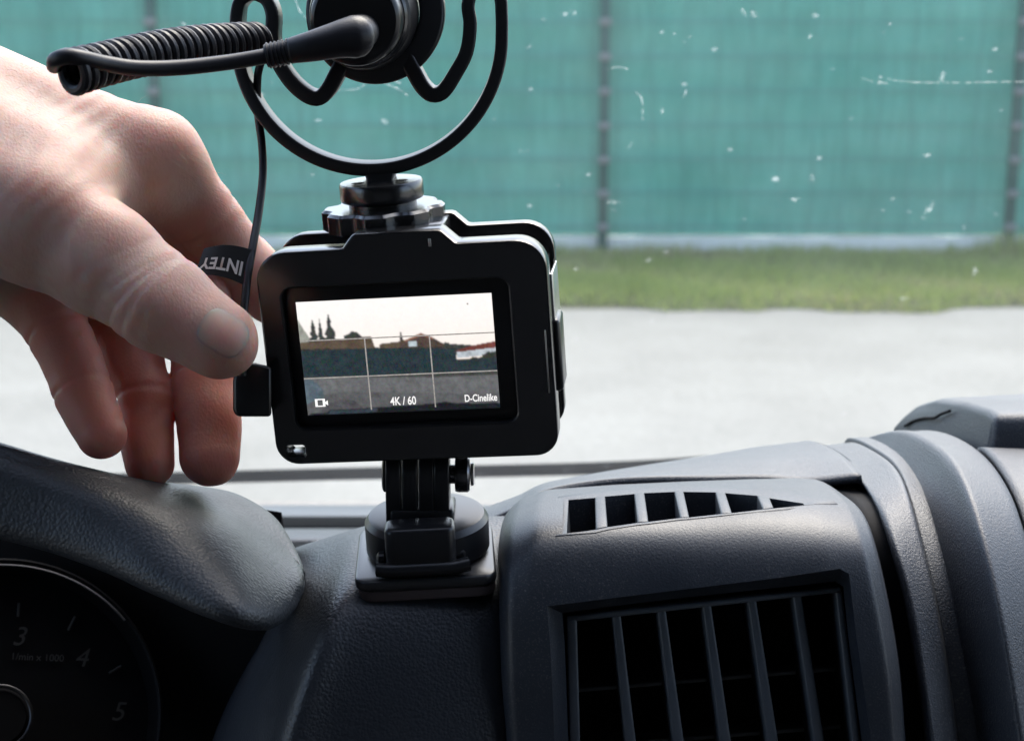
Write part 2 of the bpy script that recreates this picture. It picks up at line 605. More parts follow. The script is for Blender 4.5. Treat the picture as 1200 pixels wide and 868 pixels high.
def glass_mat():
    """clear pane with a thin film of road dirt and fine specks"""
    m = bpy.data.materials.new('dirty_windscreen_glass')
    m.use_nodes = True
    nt = m.node_tree
    nt.nodes.clear()
    tc = nn(nt, 'ShaderNodeTexCoord')
    out = nn(nt, 'ShaderNodeOutputMaterial')
    tr = nn(nt, 'ShaderNodeBsdfTransparent')
    tr.inputs[0].default_value = (0.93, 0.965, 0.955, 1)
    gl = nn(nt, 'ShaderNodeBsdfGlossy')
    gl.inputs['Roughness'].default_value = 0.02
    fr = nn(nt, 'ShaderNodeFresnel')
    fr.inputs['IOR'].default_value = 1.35
    fm = nn(nt, 'ShaderNodeMath', operation='MULTIPLY')
    fm.inputs[1].default_value = 0.35
    nt.links.new(fr.outputs[0], fm.inputs[0])
    m1 = nn(nt, 'ShaderNodeMixShader')
    nt.links.new(fm.outputs[0], m1.inputs[0])
    nt.links.new(tr.outputs[0], m1.inputs[1])
    nt.links.new(gl.outputs[0], m1.inputs[2])
    tl = nn(nt, 'ShaderNodeBsdfTranslucent')
    tl.inputs[0].default_value = (0.85, 0.88, 0.88, 1)
    # film
    n1 = nn(nt, 'ShaderNodeTexNoise', Scale=9.0, Detail=5.0, Roughness=0.65)
    nt.links.new(tc.outputs['Object'], n1.inputs['Vector'])
    film = ramp(nt, n1.outputs[0], [(0.3, (0.017,) * 3), (0.75, (0.040,) * 3)])
    # specks: a few Voronoi cells, broken up
    wp = nn(nt, 'ShaderNodeTexNoise', Scale=130.0, Detail=3.0)
    nt.links.new(tc.outputs['Object'], wp.inputs['Vector'])
    va = nn(nt, 'ShaderNodeVectorMath', operation='MULTIPLY_ADD')
    nt.links.new(wp.outputs['Color'], va.inputs[0])
    va.inputs[1].default_value = (0.006,) * 3
    nt.links.new(tc.outputs['Object'], va.inputs[2])

    def specks(scale, size, keep, amp):
        vo = nn(nt, 'ShaderNodeTexVoronoi', Scale=scale)
        nt.links.new(va.outputs[0], vo.inputs['Vector'])
        a = ramp(nt, vo.outputs['Distance'], [(0.0, (1, 1, 1)), (size, (0, 0, 0))])
        sp = nn(nt, 'ShaderNodeSeparateColor')
        nt.links.new(vo.outputs['Color'], sp.inputs[0])
        k = nn(nt, 'ShaderNodeMath', operation='GREATER_THAN')
        k.inputs[1].default_value = keep
        nt.links.new(sp.outputs[0], k.inputs[0])
        q = nn(nt, 'ShaderNodeMath', operation='MULTIPLY')
        nt.links.new(a.outputs[0], q.inputs[0])
        nt.links.new(k.outputs[0], q.inputs[1])
        q2 = nn(nt, 'ShaderNodeMath', operation='MULTIPLY')
        q2.inputs[1].default_value = amp
        nt.links.new(q.outputs[0], q2.inputs[0])
        return q2
    s1, s2 = specks(75.0, 0.13, 0.64, 0.17), specks(30.0, 0.075, 0.80, 0.30)
    a1 = nn(nt, 'ShaderNodeMath', operation='ADD')
    a2 = nn(nt, 'ShaderNodeMath', operation='ADD')
    a2.use_clamp = True
    nt.links.new(s1.outputs[0], a1.inputs[0])
    nt.links.new(s2.outputs[0], a1.inputs[1])
    nt.links.new(a1.outputs[0], a2.inputs[0])
    nt.links.new(film.outputs[0], a2.inputs[1])
    m2 = nn(nt, 'ShaderNodeMixShader')
    nt.links.new(a2.outputs[0], m2.inputs[0])
    nt.links.new(m1.outputs[0], m2.inputs[1])
    nt.links.new(tl.outputs[0], m2.inputs[2])
    nt.links.new(m2.outputs[0], out.inputs[0])
    return m


M['glass'] = glass_mat()


def splat_mat():
    m = bpy.data.materials.new('dried_splat')
    m.use_nodes = True
    nt = m.node_tree
    nt.nodes.clear()
    out = nn(nt, 'ShaderNodeOutputMaterial')
    a = nn(nt, 'ShaderNodeBsdfTranslucent')
    a.inputs[0].default_value = (0.85, 0.87, 0.85, 1)
    b = nn(nt, 'ShaderNodeBsdfTransparent')
    tc = nn(nt, 'ShaderNodeTexCoord')
    n1 = nn(nt, 'ShaderNodeTexNoise', Scale=420.0, Detail=3.0)
    nt.links.new(tc.outputs['Object'], n1.inputs['Vector'])
    r = ramp(nt, n1.outputs[0], [(0.42, (0.0,) * 3), (0.72, (0.32,) * 3)])
    mx = nn(nt, 'ShaderNodeMixShader')
    nt.links.new(r.outputs[0], mx.inputs[0])
    nt.links.new(b.outputs[0], mx.inputs[1])
    nt.links.new(a.outputs[0], mx.inputs[2])
    nt.links.new(mx.outputs[0], out.inputs[0])
    return m


M['splat'] = splat_mat()

# ------------------------------------------------------------------ the ground, the verge and the fence
def struct(name, mb, mat, kind='structure'):
    return tag(mb.build(name, mat, None, smooth=False), kind=kind)


struct('ground', MB().box((-400, -200, -0.5), (400, 600, -0.008)), M['field'])
e_l, e_r = ground(0, 366), ground(1200, 357)
struct('pavement', MB().add([(-60, -40, -0.004), (60, -40, -0.004), (60, e_r.y + (60 - e_r.x) * 0.012, -0.004), (-60, e_l.y + (-60 - e_l.x) * 0.012, -0.004)], [(0, 1, 2, 3)]), M['pave'])


def edge_y(x):
    t = (x - e_l.x) / (e_r.x - e_l.x)
    return e_l.y + (e_r.y - e_l.y) * t + 0.10 * math.sin(x * 2.1 + 1) + 0.06 * math.sin(x * 5.3) + 0.03 * math.sin(x * 13.7) - 0.05


FB = 10.10                                     # fence line
xs = np.linspace(-9, 9, 181)
v, f = [], []
for i, x in enumerate(xs):
    v += [(x, edge_y(x), 0.0), (x, edge_y(x) + 0.12, 0.03), (x, FB + 0.8, 0.045)]
    if i:
        a, b = (i - 1) * 3, i * 3
        f += [(a, b, b + 1, a + 1), (a + 1, b + 1, b + 2, a + 2)]
tag(link('verge_soil', mesh('verge_soil', v, f), M['earth']), kind='structure')

# grass: one mass of blades
g = np.random.default_rng(3)
N = 60000
gx = g.uniform(-5.2, 5.2, N)
gu = g.uniform(0, 1, N) ** 0.9
ey = np.array([edge_y(x) for x in gx])
gy = ey - 0.03 + gu * (FB - 0.04 - ey)
patch = 0.5 + 0.28 * np.sin(gx * 1.9 + 0.7) * np.sin(gy * 3.1) + 0.22 * np.sin(gx * 4.7 + gy * 6.1 + 2)
clump = np.clip(np.sin(gx * 2.3 + 0.4) + np.sin(gx * 5.9 + 1.7) * 0.7 - 0.35, 0, 2)
tall = np.where(gu > 0.86, 1.2 + 1.1 * clump, 1.0)
hh = g.uniform(0.025, 0.075, N) * (0.6 + 0.7 * patch) * tall
ang = g.uniform(0, 6.283, N)
wd = g.uniform(0.003, 0.007, N)
ln = g.normal(0, 0.025, (N, 2))
z0 = np.clip((gy - ey) / 0.12, 0, 1) * 0.03
base = np.stack([gx, gy, z0], 1)
du = np.stack([np.cos(ang) * wd, np.sin(ang) * wd, np.zeros(N)], 1)
tip = base + np.stack([ln[:, 0], ln[:, 1], hh], 1)
verts = np.stack([base - du, base + du, tip], 1).reshape(-1, 3)
me = bpy.data.meshes.new('grass')
me.vertices.add(3 * N)
me.vertices.foreach_set('co', verts.ravel())
me.loops.add(3 * N)
me.polygons.add(N)
me.polygons.foreach_set('loop_start', np.arange(N) * 3)
me.loops.foreach_set('vertex_index', np.arange(3 * N))
me.update()
at = me.attributes.new('tint', 'FLOAT', 'FACE')
dry = np.clip(0.62 - 0.62 * patch + 0.35 * (gu > 0.8) * g.uniform(0, 1, N) + g.normal(0.12, 0.16, N), 0, 1)
at.data.foreach_set('value', dry)
tag(link('grass', me, M['grass'], smooth=False), 'short green grass with dry patches on the verge below the fence', 'grass', kind='stuff')

# fence posts, panels, plinth boards
PX = [-4.75, -2.19, 0.565, 3.10, 5.64]
ROWZ = [0.20 + 0.208 * k for k in range(9)]
post_names = ['green fence post with grey clips behind the coiled cable', 'green fence post with grey clips beside the microphone ring', 'green fence post with grey clips beyond the raised dashboard box']
for i, x in enumerate(PX):
    if i in (0, 4):
        continue
    t = thing('fence_post', post_names[i - 1], 'fence post', (x, FB - 0.045, 0), 'fence posts')
    MB().box((x - 0.03, FB - 0.075, -0.2), (x + 0.03, FB - 0.02, 2.02)).build('post', M['fpost'], t, bevel=0.006)
    MB().box((x - 0.033, FB - 0.078, 2.02), (x + 0.033, FB - 0.017, 2.035)).build('cap', M['fpost'], t, bevel=0.004)
    for z in ROWZ:
        MB().box((x - 0.036, FB - 0.092, z - 0.022), (x + 0.036, FB - 0.0755, z + 0.022)).build('clip', M['clip'], t, bevel=0.006)
pan = ['teal woven fence screen on wire mesh, panel ending behind the hand', 'teal woven fence screen on wire mesh, panel behind the camera and microphone', 'teal woven fence screen on wire mesh, widest clear panel above the vents', 'teal woven fence screen on wire mesh, panel past the farthest post']
plk = ['pale concrete plinth board under the fence behind the hand', 'pale concrete plinth board under the fence behind the camera', 'pale concrete plinth board under the widest clear fence panel', 'pale concrete plinth board past the farthest fence post']
for i in range(4):
    x0, x1 = PX[i] + 0.032, PX[i + 1] - 0.032
    t = thing('privacy_fence', pan[i], 'fence panel', ((x0 + x1) / 2, FB, 0.14), 'fence panels')
    nx, nz = 60, 40
    v, f = [], []
    for a in range(nx + 1):
        for b in range(nz + 1):
            X = x0 - 0.03 + (x1 - x0 + 0.06) * a / nx
            Z = 0.135 + (1.98 - 0.135) * b / nz
            w = 0.013 * math.sin(X * 15.1 + 1.3 * math.sin(Z * 3)) + 0.006 * math.sin(Z * 30 + X) + 0.012 * math.sin(X * 6.3 + 2 * math.sin(Z * 1.7))
            v.append((X, FB + 0.028 + w, Z))
    for a in range(nx):
        for b in range(nz):
            q = a * (nz + 1) + b
            f.append((q, q + nz + 1, q + nz + 2, q + 1))
    o = link('screen_cloth', mesh('screen_cloth', v, f), M['cloth'], t)
    wm = MB()
    for z in ROWZ:
        wm.box((x0 - 0.02, FB - 0.046, z - 0.005), (x1 + 0.02, FB - 0.037, z + 0.005))
    for k in range(int((x1 - x0) / 0.2) + 1):
        X = x0 + 0.06 + 0.2 * k
        if X < x1 - 0.02:
            wm.box((X - 0.003, FB - 0.0365, 0.14), (X + 0.003, FB - 0.0315, 2.0))
    tag(wm.build('wire_mesh', M['wire'], t, smooth=False), kind='stuff')
    tag(MB().box((x0 - 0.01, FB - 0.02, -0.15), (x1 + 0.01, FB + 0.03, 0.13)).build('plinth_board', M['concrete'], None, bevel=0.006), plk[i], 'plinth board', 'plinth boards under the fence')

# ------------------------------------------------------------------ the van cab round the camera (roof, doors, back wall)
cab = thing('van_cab', 'grey trimmed van cab shell behind and above the dashboard', 'van', (0, -0.3, 0.45))
XL, XR = -0.80, 1.02
GB, GT = Vector((0, 1.0, 1.283)), Vector((0, 0.26, 2.023))       # windscreen bottom and top
MB().box((XL, -1.0, 2.02), (XR, 0.27, 2.06)).build('roof', M['shell'], cab, bevel=0.01)
MB().box((XL, -1.05, 0.45), (XR, -1.0, 2.06)).build('rear_wall', M['shell'], cab, bevel=0.01)
MB().box((XL, -1.0, 0.42), (XR, 1.2, 0.45)).build('floor', M['floor'], cab)
MB().box((XL, 1.03, 0.45), (XR, 1.06, 1.22)).build('firewall', M['floor'], cab)
for s, X in ((-1, XL), (1, XR)):
    d = MB().box((X - 0.03, -1.0, 0.45), (X + 0.03, 1.0, 1.22)).build('door', M['shell'], cab, bevel=0.01)
    MB().box((X - 0.03, -1.0, 1.22), (X + 0.03, -0.20, 2.02)).build('door_pillar', M['shell'], cab, bevel=0.01)
    MB().box8([(X - 0.03, 1.0, 1.22), (X + 0.03, 1.0, 1.22), (X + 0.03, 1.09, 1.22), (X - 0.03, 1.09, 1.22)],
              [(X - 0.03, 0.20, 2.02), (X + 0.03, 0.20, 2.02), (X + 0.03, 0.29, 2.02), (X - 0.03, 0.29, 2.02)]).build('windscreen_pillar', M['shell'], cab, bevel=0.008)

# windscreen
GN = Vector((0, (GT - GB).z, -(GT - GB).y)).normalized()            # outward (forward and up)
ws = thing('windscreen', 'large dusty van windscreen with dried insect marks', 'windscreen', GB)
gm = MB()
gm.box8([GB + Vector((XL + 0.03, 0, 0)), GB + Vector((XR - 0.03, 0, 0)), GT + Vector((XR - 0.03, 0, 0)), GT + Vector((XL + 0.03, 0, 0))],
        [GB + Vector((XL + 0.03, 0, 0)) + GN * 0.005, GB + Vector((XR - 0.03, 0, 0)) + GN * 0.005, GT + Vector((XR - 0.03, 0, 0)) + GN * 0.005, GT + Vector((XL + 0.03, 0, 0)) + GN * 0.005])
gm.f = gm.f[:1]                                                     # one optical sheet
gpane = gm.build('glass_pane', M['glass'], ws, smooth=False)


def on_glass(px, py, off=0.006):
    return on_plane(px, py, GB + GN * off, GN)


def splat(px, py, w, h, rot, seed, n=18, spiky=0.5):
    rr = random.Random(seed)
    c = on_glass(px, py)
    ux = Vector((1, 0, 0))
    uy = (GT - GB).normalized()
    m = F / (c - Vector((0, 0, CAMZ))).length
    pts = []
    for k in range(n):
        a = 2 * math.pi * k / n
        r = 1 - spiky * rr.random()
        X, Y = w / 2 / m * r * math.cos(a), h / 2 / m * r * math.sin(a) * 1.25
        pts.append(c + ux * (X * math.cos(rot) - Y * math.sin(rot)) + uy * (X * math.sin(rot) + Y * math.cos(rot)))
    v = [c + GN * 0.0006] + pts
    return MB().add(v, [(0, 1 + k, 1 + (k + 1) % n) for k in range(n)]).build('insect_mark', M['splat'], ws, smooth=False)


for k, (px, py, w, h, rot) in enumerate([(1102, 93, 17, 36, -.1), (1089, 244, 13, 30, -.3), (1084, 255, 14, 8, .2), (951, 211, 12, 22, .1), (932, 234, 18, 10, .0), (810, 43, 9, 9, 0), (790, 40, 7, 7, .3),
                                         (802, 50, 5, 14, .5), (1040, 32, 8, 24, -.4), (949, 42, 9, 13, .3), (884, 17, 16, 18, .4), (871, 14, 9, 18, .4), (776, 131, 6, 16, .1), (803, 110, 6, 16, -.1), (737, 171, 8, 18, -.5),
                                         (816, 186, 9, 6, 0), (671, 15, 16, 12, 0), (640, 23, 22, 8, .2), (613, 177, 22, 8, .1), (719, 237, 30, 9, 0), (1030, 96, 15, 12, .4), (653, 217, 8, 8, 0), (779, 297, 12, 14, 0), (761, 305, 14, 10, .4),
                                         (1142, 318, 14, 22, .2), (1086, 182, 22, 7, .2), (1058, 350, 24, 8, .1), (100, 95, 10, 5, .3), (155, 62, 9, 6, 0), (318, 97, 6, 6, 0), (130, 55, 16, 8, .6), (366, 205, 5, 5, 0), (326, 221, 4, 4, 0)]):
    splat(px, py, w * 0.8, h * 0.85, rot, k, n=26, spiky=0.75)
for pts in ([(1030, 90), (1060, 96), (1120, 97), (1200, 96), (1260, 97)], [(395, 106), (420, 104), (432, 94), (440, 86), (455, 92), (470, 98)], [(440, 88), (452, 98), (466, 104), (478, 112)],
            [(712, 82), (722, 79), (736, 81)], [(745, 108), (752, 116), (753, 140)], [(1010, 92), (1024, 96), (1040, 98)], [(346, 0), (352, 14), (360, 22)]):
    MB().tube(catmull([on_glass(*p) for p in pts], 24), 0.00028, 5).build('insect_thread', M['splat'], ws)

# wiper outside the glass
wp = thing('windscreen_wiper', 'thin dark wiper blade lying across the foot of the windscreen', 'wiper', on_glass(500, 549, 0.03))
path = catmull([on_glass(*p, 0.030) for p in ((-120, 565), (200, 558), (420, 552.5), (640, 548), (760, 543.5), (900, 534))], 40)
MB().tube(path, 1.0, up=GN, sec=[(0.0016, -0.0030), (0.0016, 0.0030), (-0.0016, 0.0030), (-0.0016, -0.0030)]).build('spine', M['wiper'], wp)
MB().tube([Vector(p) - GN * 0.0036 for p in path], 1.0, up=GN, sec=[(0.0019, -0.0016), (0.0019, 0.0016), (-0.0022, 0.0006), (-0.0022, -0.0006)]).build('rubber_lip', M['wiper'], wp)

def xbar(name, mat, parent, y0, y1, d0, d1, drop, bevel=0.003, px=(-900, 1900)):
    """strip running across the van: top surface from pixel row y1 (near, d1) to y0 (far, d0), with thickness"""
    a = [P(600, y1, d1), P(600, y0, d0)]
    X0, X1 = XL + 0.035, XR - 0.035
    q0 = [Vector((X0, a[0].y, a[0].z)), Vector((X1, a[0].y, a[0].z)), Vector((X1, a[1].y, a[1].z)), Vector((X0, a[1].y, a[1].z))]
    q1 = [p - Vector((0, 0, drop)) for p in q0]
    return MB().box8(q1, q0).build(name, mat, parent, bevel=bevel)


xbar('lower_gasket', M['cowl'], ws, 590.5, 605, 1.035, 0.985, 0.05, 0.004)

# ------------------------------------------------------------------ dashboard
dash = thing('dashboard', 'black grained van dashboard with air vents and instrument hood', 'dashboard', (0.0, 0.45, 1.2))


def sheet(name, rails, mat, nt=40, nx=8, back=True, smooth_it=3, delete=None, parent=dash, across='lin', thick=0.0025):
    rows = []
    for r in rails:
        pts = [P(*p) for p in r]
        if back:
            pts = [pts[0] + Vector((0, 0.075, -0.055)), pts[0] + Vector((0, 0.012, -0.0062))] + pts
        rows.append(catmull(pts, nt))
    rows = np.array(rows)                                  # rails x nt x 3
    if across == 'lin':
        out = []
        for i in range(len(rows) - 1):
            w = (rows[i + 1] - rows[i])
            k = nx[i] if hasattr(nx, '__len__') else nx
            for j in range(k):
                out.append(rows[i] + w * (j / k))
        out.append(rows[-1])
        G = np.array(out)
    else:
        n = (len(rows) - 1) * nx + 1
        G = np.stack([catmull(rows[:, t], n) for t in range(nt)], 1)
    for _ in range(smooth_it):
        H = G.copy()
        H[1:-1, 1:-1] = 0.5 * G[1:-1, 1:-1] + 0.125 * (G[:-2, 1:-1] + G[2:, 1:-1] + G[1:-1, :-2] + G[1:-1, 2:])
        H[0, 1:-1] = 0.5 * G[0, 1:-1] + 0.25 * (G[0, :-2] + G[0, 2:])
        H[-1, 1:-1] = 0.5 * G[-1, 1:-1] + 0.25 * (G[-1, :-2] + G[-1, 2:])
        G = H
    nxx, ntt = G.shape[:2]
    faces = []
    for i in range(nxx - 1):
        for j in range(ntt - 1):
            faces.append((i * ntt + j, i * ntt + j + 1, (i + 1) * ntt + j + 1, (i + 1) * ntt + j))
    V = G.reshape(-1, 3)
    bvh = BVHTree.FromPolygons([tuple(p) for p in V], faces)
    if delete:
        keep = []
        for fc in faces:
            c = Vector(V[list(fc)].mean(0))
            if not delete(*pix(c)):
                keep.append(fc)
        faces = keep
    me = mesh(name, V, faces)
    o = link(name, me, mat, parent)
    bm = bmesh.new()
    bm.from_mesh(me)
    bmesh.ops.recalc_face_normals(bm, faces=bm.faces)
    cf = max(bm.faces, key=lambda q: q.calc_area())
    if cf.normal.dot(Vector((0, 0, CAMZ)) - cf.calc_center_median()) < 0:
        bmesh.ops.reverse_faces(bm, faces=bm.faces)
    bm.to_mesh(me)
    bm.free()
    if thick:
        md = o.modifiers.new('thickness', 'SOLIDIFY')
        md.thickness = thick
        md.offset = -1
    return o, bvh


def pix(p):
    q = Vector(p) - Vector((0, 0, CAMZ))
    d = q.y * CP - q.z * SP
    yc = q.y * SP + q.z * CP
    return CX + F * q.x / d, CY - F * yc / d


def hit(bvh, px, py):
    loc, nrm, i, dist = bvh.ray_cast(Vector((0, 0, CAMZ)), ray(px, py))
    if loc is None:
        return P(px, py, 0.48), Vector((0, -0.5, 0.85))
    if nrm.dot(ray(px, py)) > 0:
        nrm = -nrm
    return loc, nrm


def inside(poly):
    def t(x, y):
        c = False
        j = len(poly) - 1
        for i in range(len(poly)):
            if (poly[i][1] > y) != (poly[j][1] > y) and x < (poly[j][0] - poly[i][0]) * (y - poly[i][1]) / (poly[j][1] - poly[i][1]) + poly[i][0]:
                c = not c
            j = i
        return c
    return t


# -- instrument hood
ST = [  # T (px,py,d), L (px,py,d), shoulder sharpness 1 = boxy, 0 = dome
    ((-520, 400, .450), (-520, 470, .444), 1.0), ((-300, 448, .450), (-300, 522, .444), 1.0), ((-140, 490, .450), (-140, 572, .444), 1.0), ((-60, 512, .450), (-60, 598, .444), 1.0), ((0, 529, .450), (0, 618, .443), 1.0), ((60, 547, .452), (60, 634, .441), 1.0),
    ((120, 562, .457), (120, 655, .437), .95), ((175, 573, .470), (178, 681, .431), .75), ((225, 578, .485), (228, 703, .426), .45), ((268, 585, .497), (268, 718, .423), .2),
    ((296, 598, .499), (295, 725, .427), .05), ((317, 614, .497), (316, 724, .434), 0), ((334, 640, .487), (334, 711, .444), 0), ((344, 662, .475), (345, 692, .453), 0), ((348, 675, .466), (348, 680, .461), 0)]
rails = []
for T, L, s in ST:
    T, L = np.array(T, float), np.array(L, float)

    def mix(u, w):
        p = T + (L - T) * u
        p[2] = T[2] + (L[2] - T[2]) * w
        return tuple(p)
    m1 = mix(0.10 + 0.12 * (1 - s), 0.42 * s + 0.34 * (1 - s))
    m2 = mix(0.30 + 0.12 * (1 - s), 0.82 * s + 0.60 * (1 - s))
    m3 = mix(0.65 + 0.08 * (1 - s), 0.97 * s + 0.86 * (1 - s))
    hgt = abs(L[1] - T[1])
    rails.append([tuple(T + (0, 10 + hgt * 0.1, .05)), tuple(T), m1, m2, m3, tuple(L), (L[0] - 1, L[1] - 1, L[2] + .006), (L[0] - 6, L[1] - hgt * .12 - 3, L[2] + .03), (L[0] - 20, L[1] - hgt * .2 - 3, L[2] + .075)])
sheet('instrument_hood', rails, M['hood'], nt=64, nx=6, back=False, smooth_it=1, across='cat')

# -- dash body left of the vent panel
sheet('dash_body', [
    [(325, 655, .60), (328, 685, .58), (320, 715, .565), (302, 757, .555), (274, 808, .548), (248, 868, .545), (218, 980, .54)],
    [(343, 643, .555), (348, 665, .53), (344, 695, .51), (327, 740, .501), (300, 800, .495), (277, 868, .491), (248, 980, .488)],
    [(395, 626, .535), (393, 650, .504), (380, 690, .480), (358, 740, .470), (335, 800, .465), (315, 868, .463), (285, 980, .456)],
    [(425, 617, .530), (418, 645, .494), (402, 690, .466), (380, 740, .455), (358, 800, .451), (338, 868, .450), (310, 980, .45)],
    [(455, 612, .526), (448, 648, .492), (436, 690, .4655), (418, 740, .457), (400, 800, .454), (385, 868, .454), (365, 980, .454)],
    [(510, 609, .522), (507, 648, .490), (505, 690, .467), (502, 740, .460), (498, 800, .458), (494, 868, .458), (490, 980, .458)],
    [(575, 606, .520), (578, 650, .490), (580, 692, .470), (582, 740, .465), (584, 800, .464), (588, 868, .464), (592, 980, .464)],
    [(600, 604, .520), (602, 650, .494), (604, 692, .478), (606, 740, .474), (608, 800, .474), (612, 868, .474), (616, 980, .474)]],
    M['dash'], nt=60, nx=10, smooth_it=6, across='cat')
_, mount_bvh = sheet('tmp', [[(380, 617, .530), (380, 645, .494), (380, 690, .466)], [(600, 606, .520), (600, 650, .490), (600, 692, .470)]], M['dash'], nt=12, nx=4, back=False)
bpy.data.objects.remove(_)

# -- upper surface behind the vent panel and the strip right of it
sheet('dash_top', [
    [(560, 606, .560), (562, 612, .535), (566, 622, .525)], [(610, 588, .570), (612, 592, .535), (614, 600, .522)], [(640, 574, .58), (640, 577, .545), (641, 583, .525)],
    [(700, 562, .59), (700, 566, .55), (700, 572, .53)], [(760, 552, .60), (760, 558, .555), (762, 568, .53)], [(830, 541, .61), (830, 550, .56), (832, 568, .53)],
    [(890, 531, .61), (893, 545, .56), (896, 568, .530)], [(925, 527, .605), (938, 543, .558), (946, 572, .528)], [(951, 523.8, .600), (986, 540, .555), (1011, 565.5, .522)]],
    M['rib'], nt=24, nx=8, smooth_it=2, across='cat')
E1 = [(950, 524, .60), (985, 540, .555), (1010, 566, .522), (1027, 594, .500), (1043, 640, .484), (1062, 710, .476), (1080, 820, .470), (1086, 868, .469), (1100, 980, .468)]
E1b = [(a + 7, b - .5 * (k < 3), c - .003 * min(max((k - 1) / 3, 0), 1)) for k, (a, b, c) in enumerate(E1)]
E2 = [(1000, 518, .60), (1030, 532, .556), (1051, 551, .525), (1066, 586, .500), (1086, 657, .482), (1102, 733, .474), (1122, 868, .471), (1134, 980, .470)]
C1 = [(1002, 520, .61), (1031, 534, .572), (1053, 553, .543), (1068, 588, .516), (1088, 659, .497), (1104, 735, .488), (1124, 868, .485), (1136, 980, .484)]
C2 = [(1012, 520, .615), (1043, 536, .573), (1066, 562, .540), (1084, 600, .515), (1104, 668, .497), (1122, 755, .489), (1142, 868, .486), (1156, 980, .485)]
RL = [(1015, 514, .615), (1052, 506, .585), (1095, 526, .535), (1120, 561, .503), (1141, 622, .480), (1162, 712, .468), (1181, 823, .464), (1204, 980, .463)]
RLb = [(1022, 511, .615), (1060, 504, .583), (1103, 524, .533), (1128, 559, .500), (1149, 621, .477), (1170, 711, .465), (1189, 823, .461), (1212, 980, .460)]
RR = [(1080, 504, .62), (1113, 509, .585), (1151, 532, .540), (1181, 573, .506), (1201, 628, .487), (1222, 712, .476), (1243, 823, .471), (1264, 980, .469)]
G0 = [(a - 3, b, c + .025) for a, b, c in E1]
sheet('dash_strip', [G0, E1, E1b, E2, C1], M['rib'], nt=60, nx=[4, 3, 10, 3], smooth_it=1)
sheet('dash_channel', [[(a - 4, b + 1, c + .002) for a, b, c in C1], C2, [(a + 6, b, c + .0015) for a, b, c in C2]], M['rib'], nt=60, nx=6, smooth_it=0)
sheet('dash_rib', [C2, RL, RLb, RR, [(a + 2, b + 2, c + .016) for a, b, c in RR]], M['rib'], nt=60, nx=[8, 3, 10, 3], smooth_it=1)
RS = [(a + 1, b + 2, c + .010) for a, b, c in RR[2:]]
sheet('dash_side', [RS, [(a + 160, max(b - 14, 538), c + .012) for a, b, c in RS], [(a + 1300, max(b - 14, 538), c + .012) for a, b, c in RS]], M['rib'], nt=60, nx=16, smooth_it=0)

# -- raised box behind the rib
left = [(1040, 508, .665), (1046, 500, .665), (1058, 487, .665), (1076, 473, .66), (1100, 466.5, .64), (1130, 471, .603), (1155, 479, .572), (1166, 486, .560), (1163, 510, .560), (1159, 540, .562), (1158, 640, .562), (1050, 640, .665)]
LV = [P(*p) for p in left]
RV = [p + Vector((0.33, 0.0 + 0.02 * (i < 5), 0.012 if 1 < i < 5 else 0.004)) for i, p in enumerate(LV)]
low = [p.copy() for p in LV]
mb = MB()
n = len(LV)
mb.add(LV + RV, [tuple(range(n)), tuple(reversed(range(n, 2 * n)))] + [(i, i + n, (i + 1) % n + n, (i + 1) % n) for i in range(n)])
box = mb.build('raised_box', M['rib'], dash, bevel=0.003, seg=3)
slot = catmull([P(*p) + Vector((-0.0006, -0.0003, 0)) for p in ((1062, 499, .652), (1072, 493, .643), (1085, 489.5, .632), (1097, 489, .622), (1104, 485, .617), (1115, 481, .608))], 30)
# press the slot onto the side face
fn = (LV[4] - LV[0]).cross(LV[7] - LV[0]).normalized()
slot = [on_plane(*pix(Vector(p)), LV[0] + (fn if fn.x < 0 else -fn) * 0.0003, fn) for p in slot]
MB().tube(slot, 0.0006, 6).build('slot', M['black'], box)

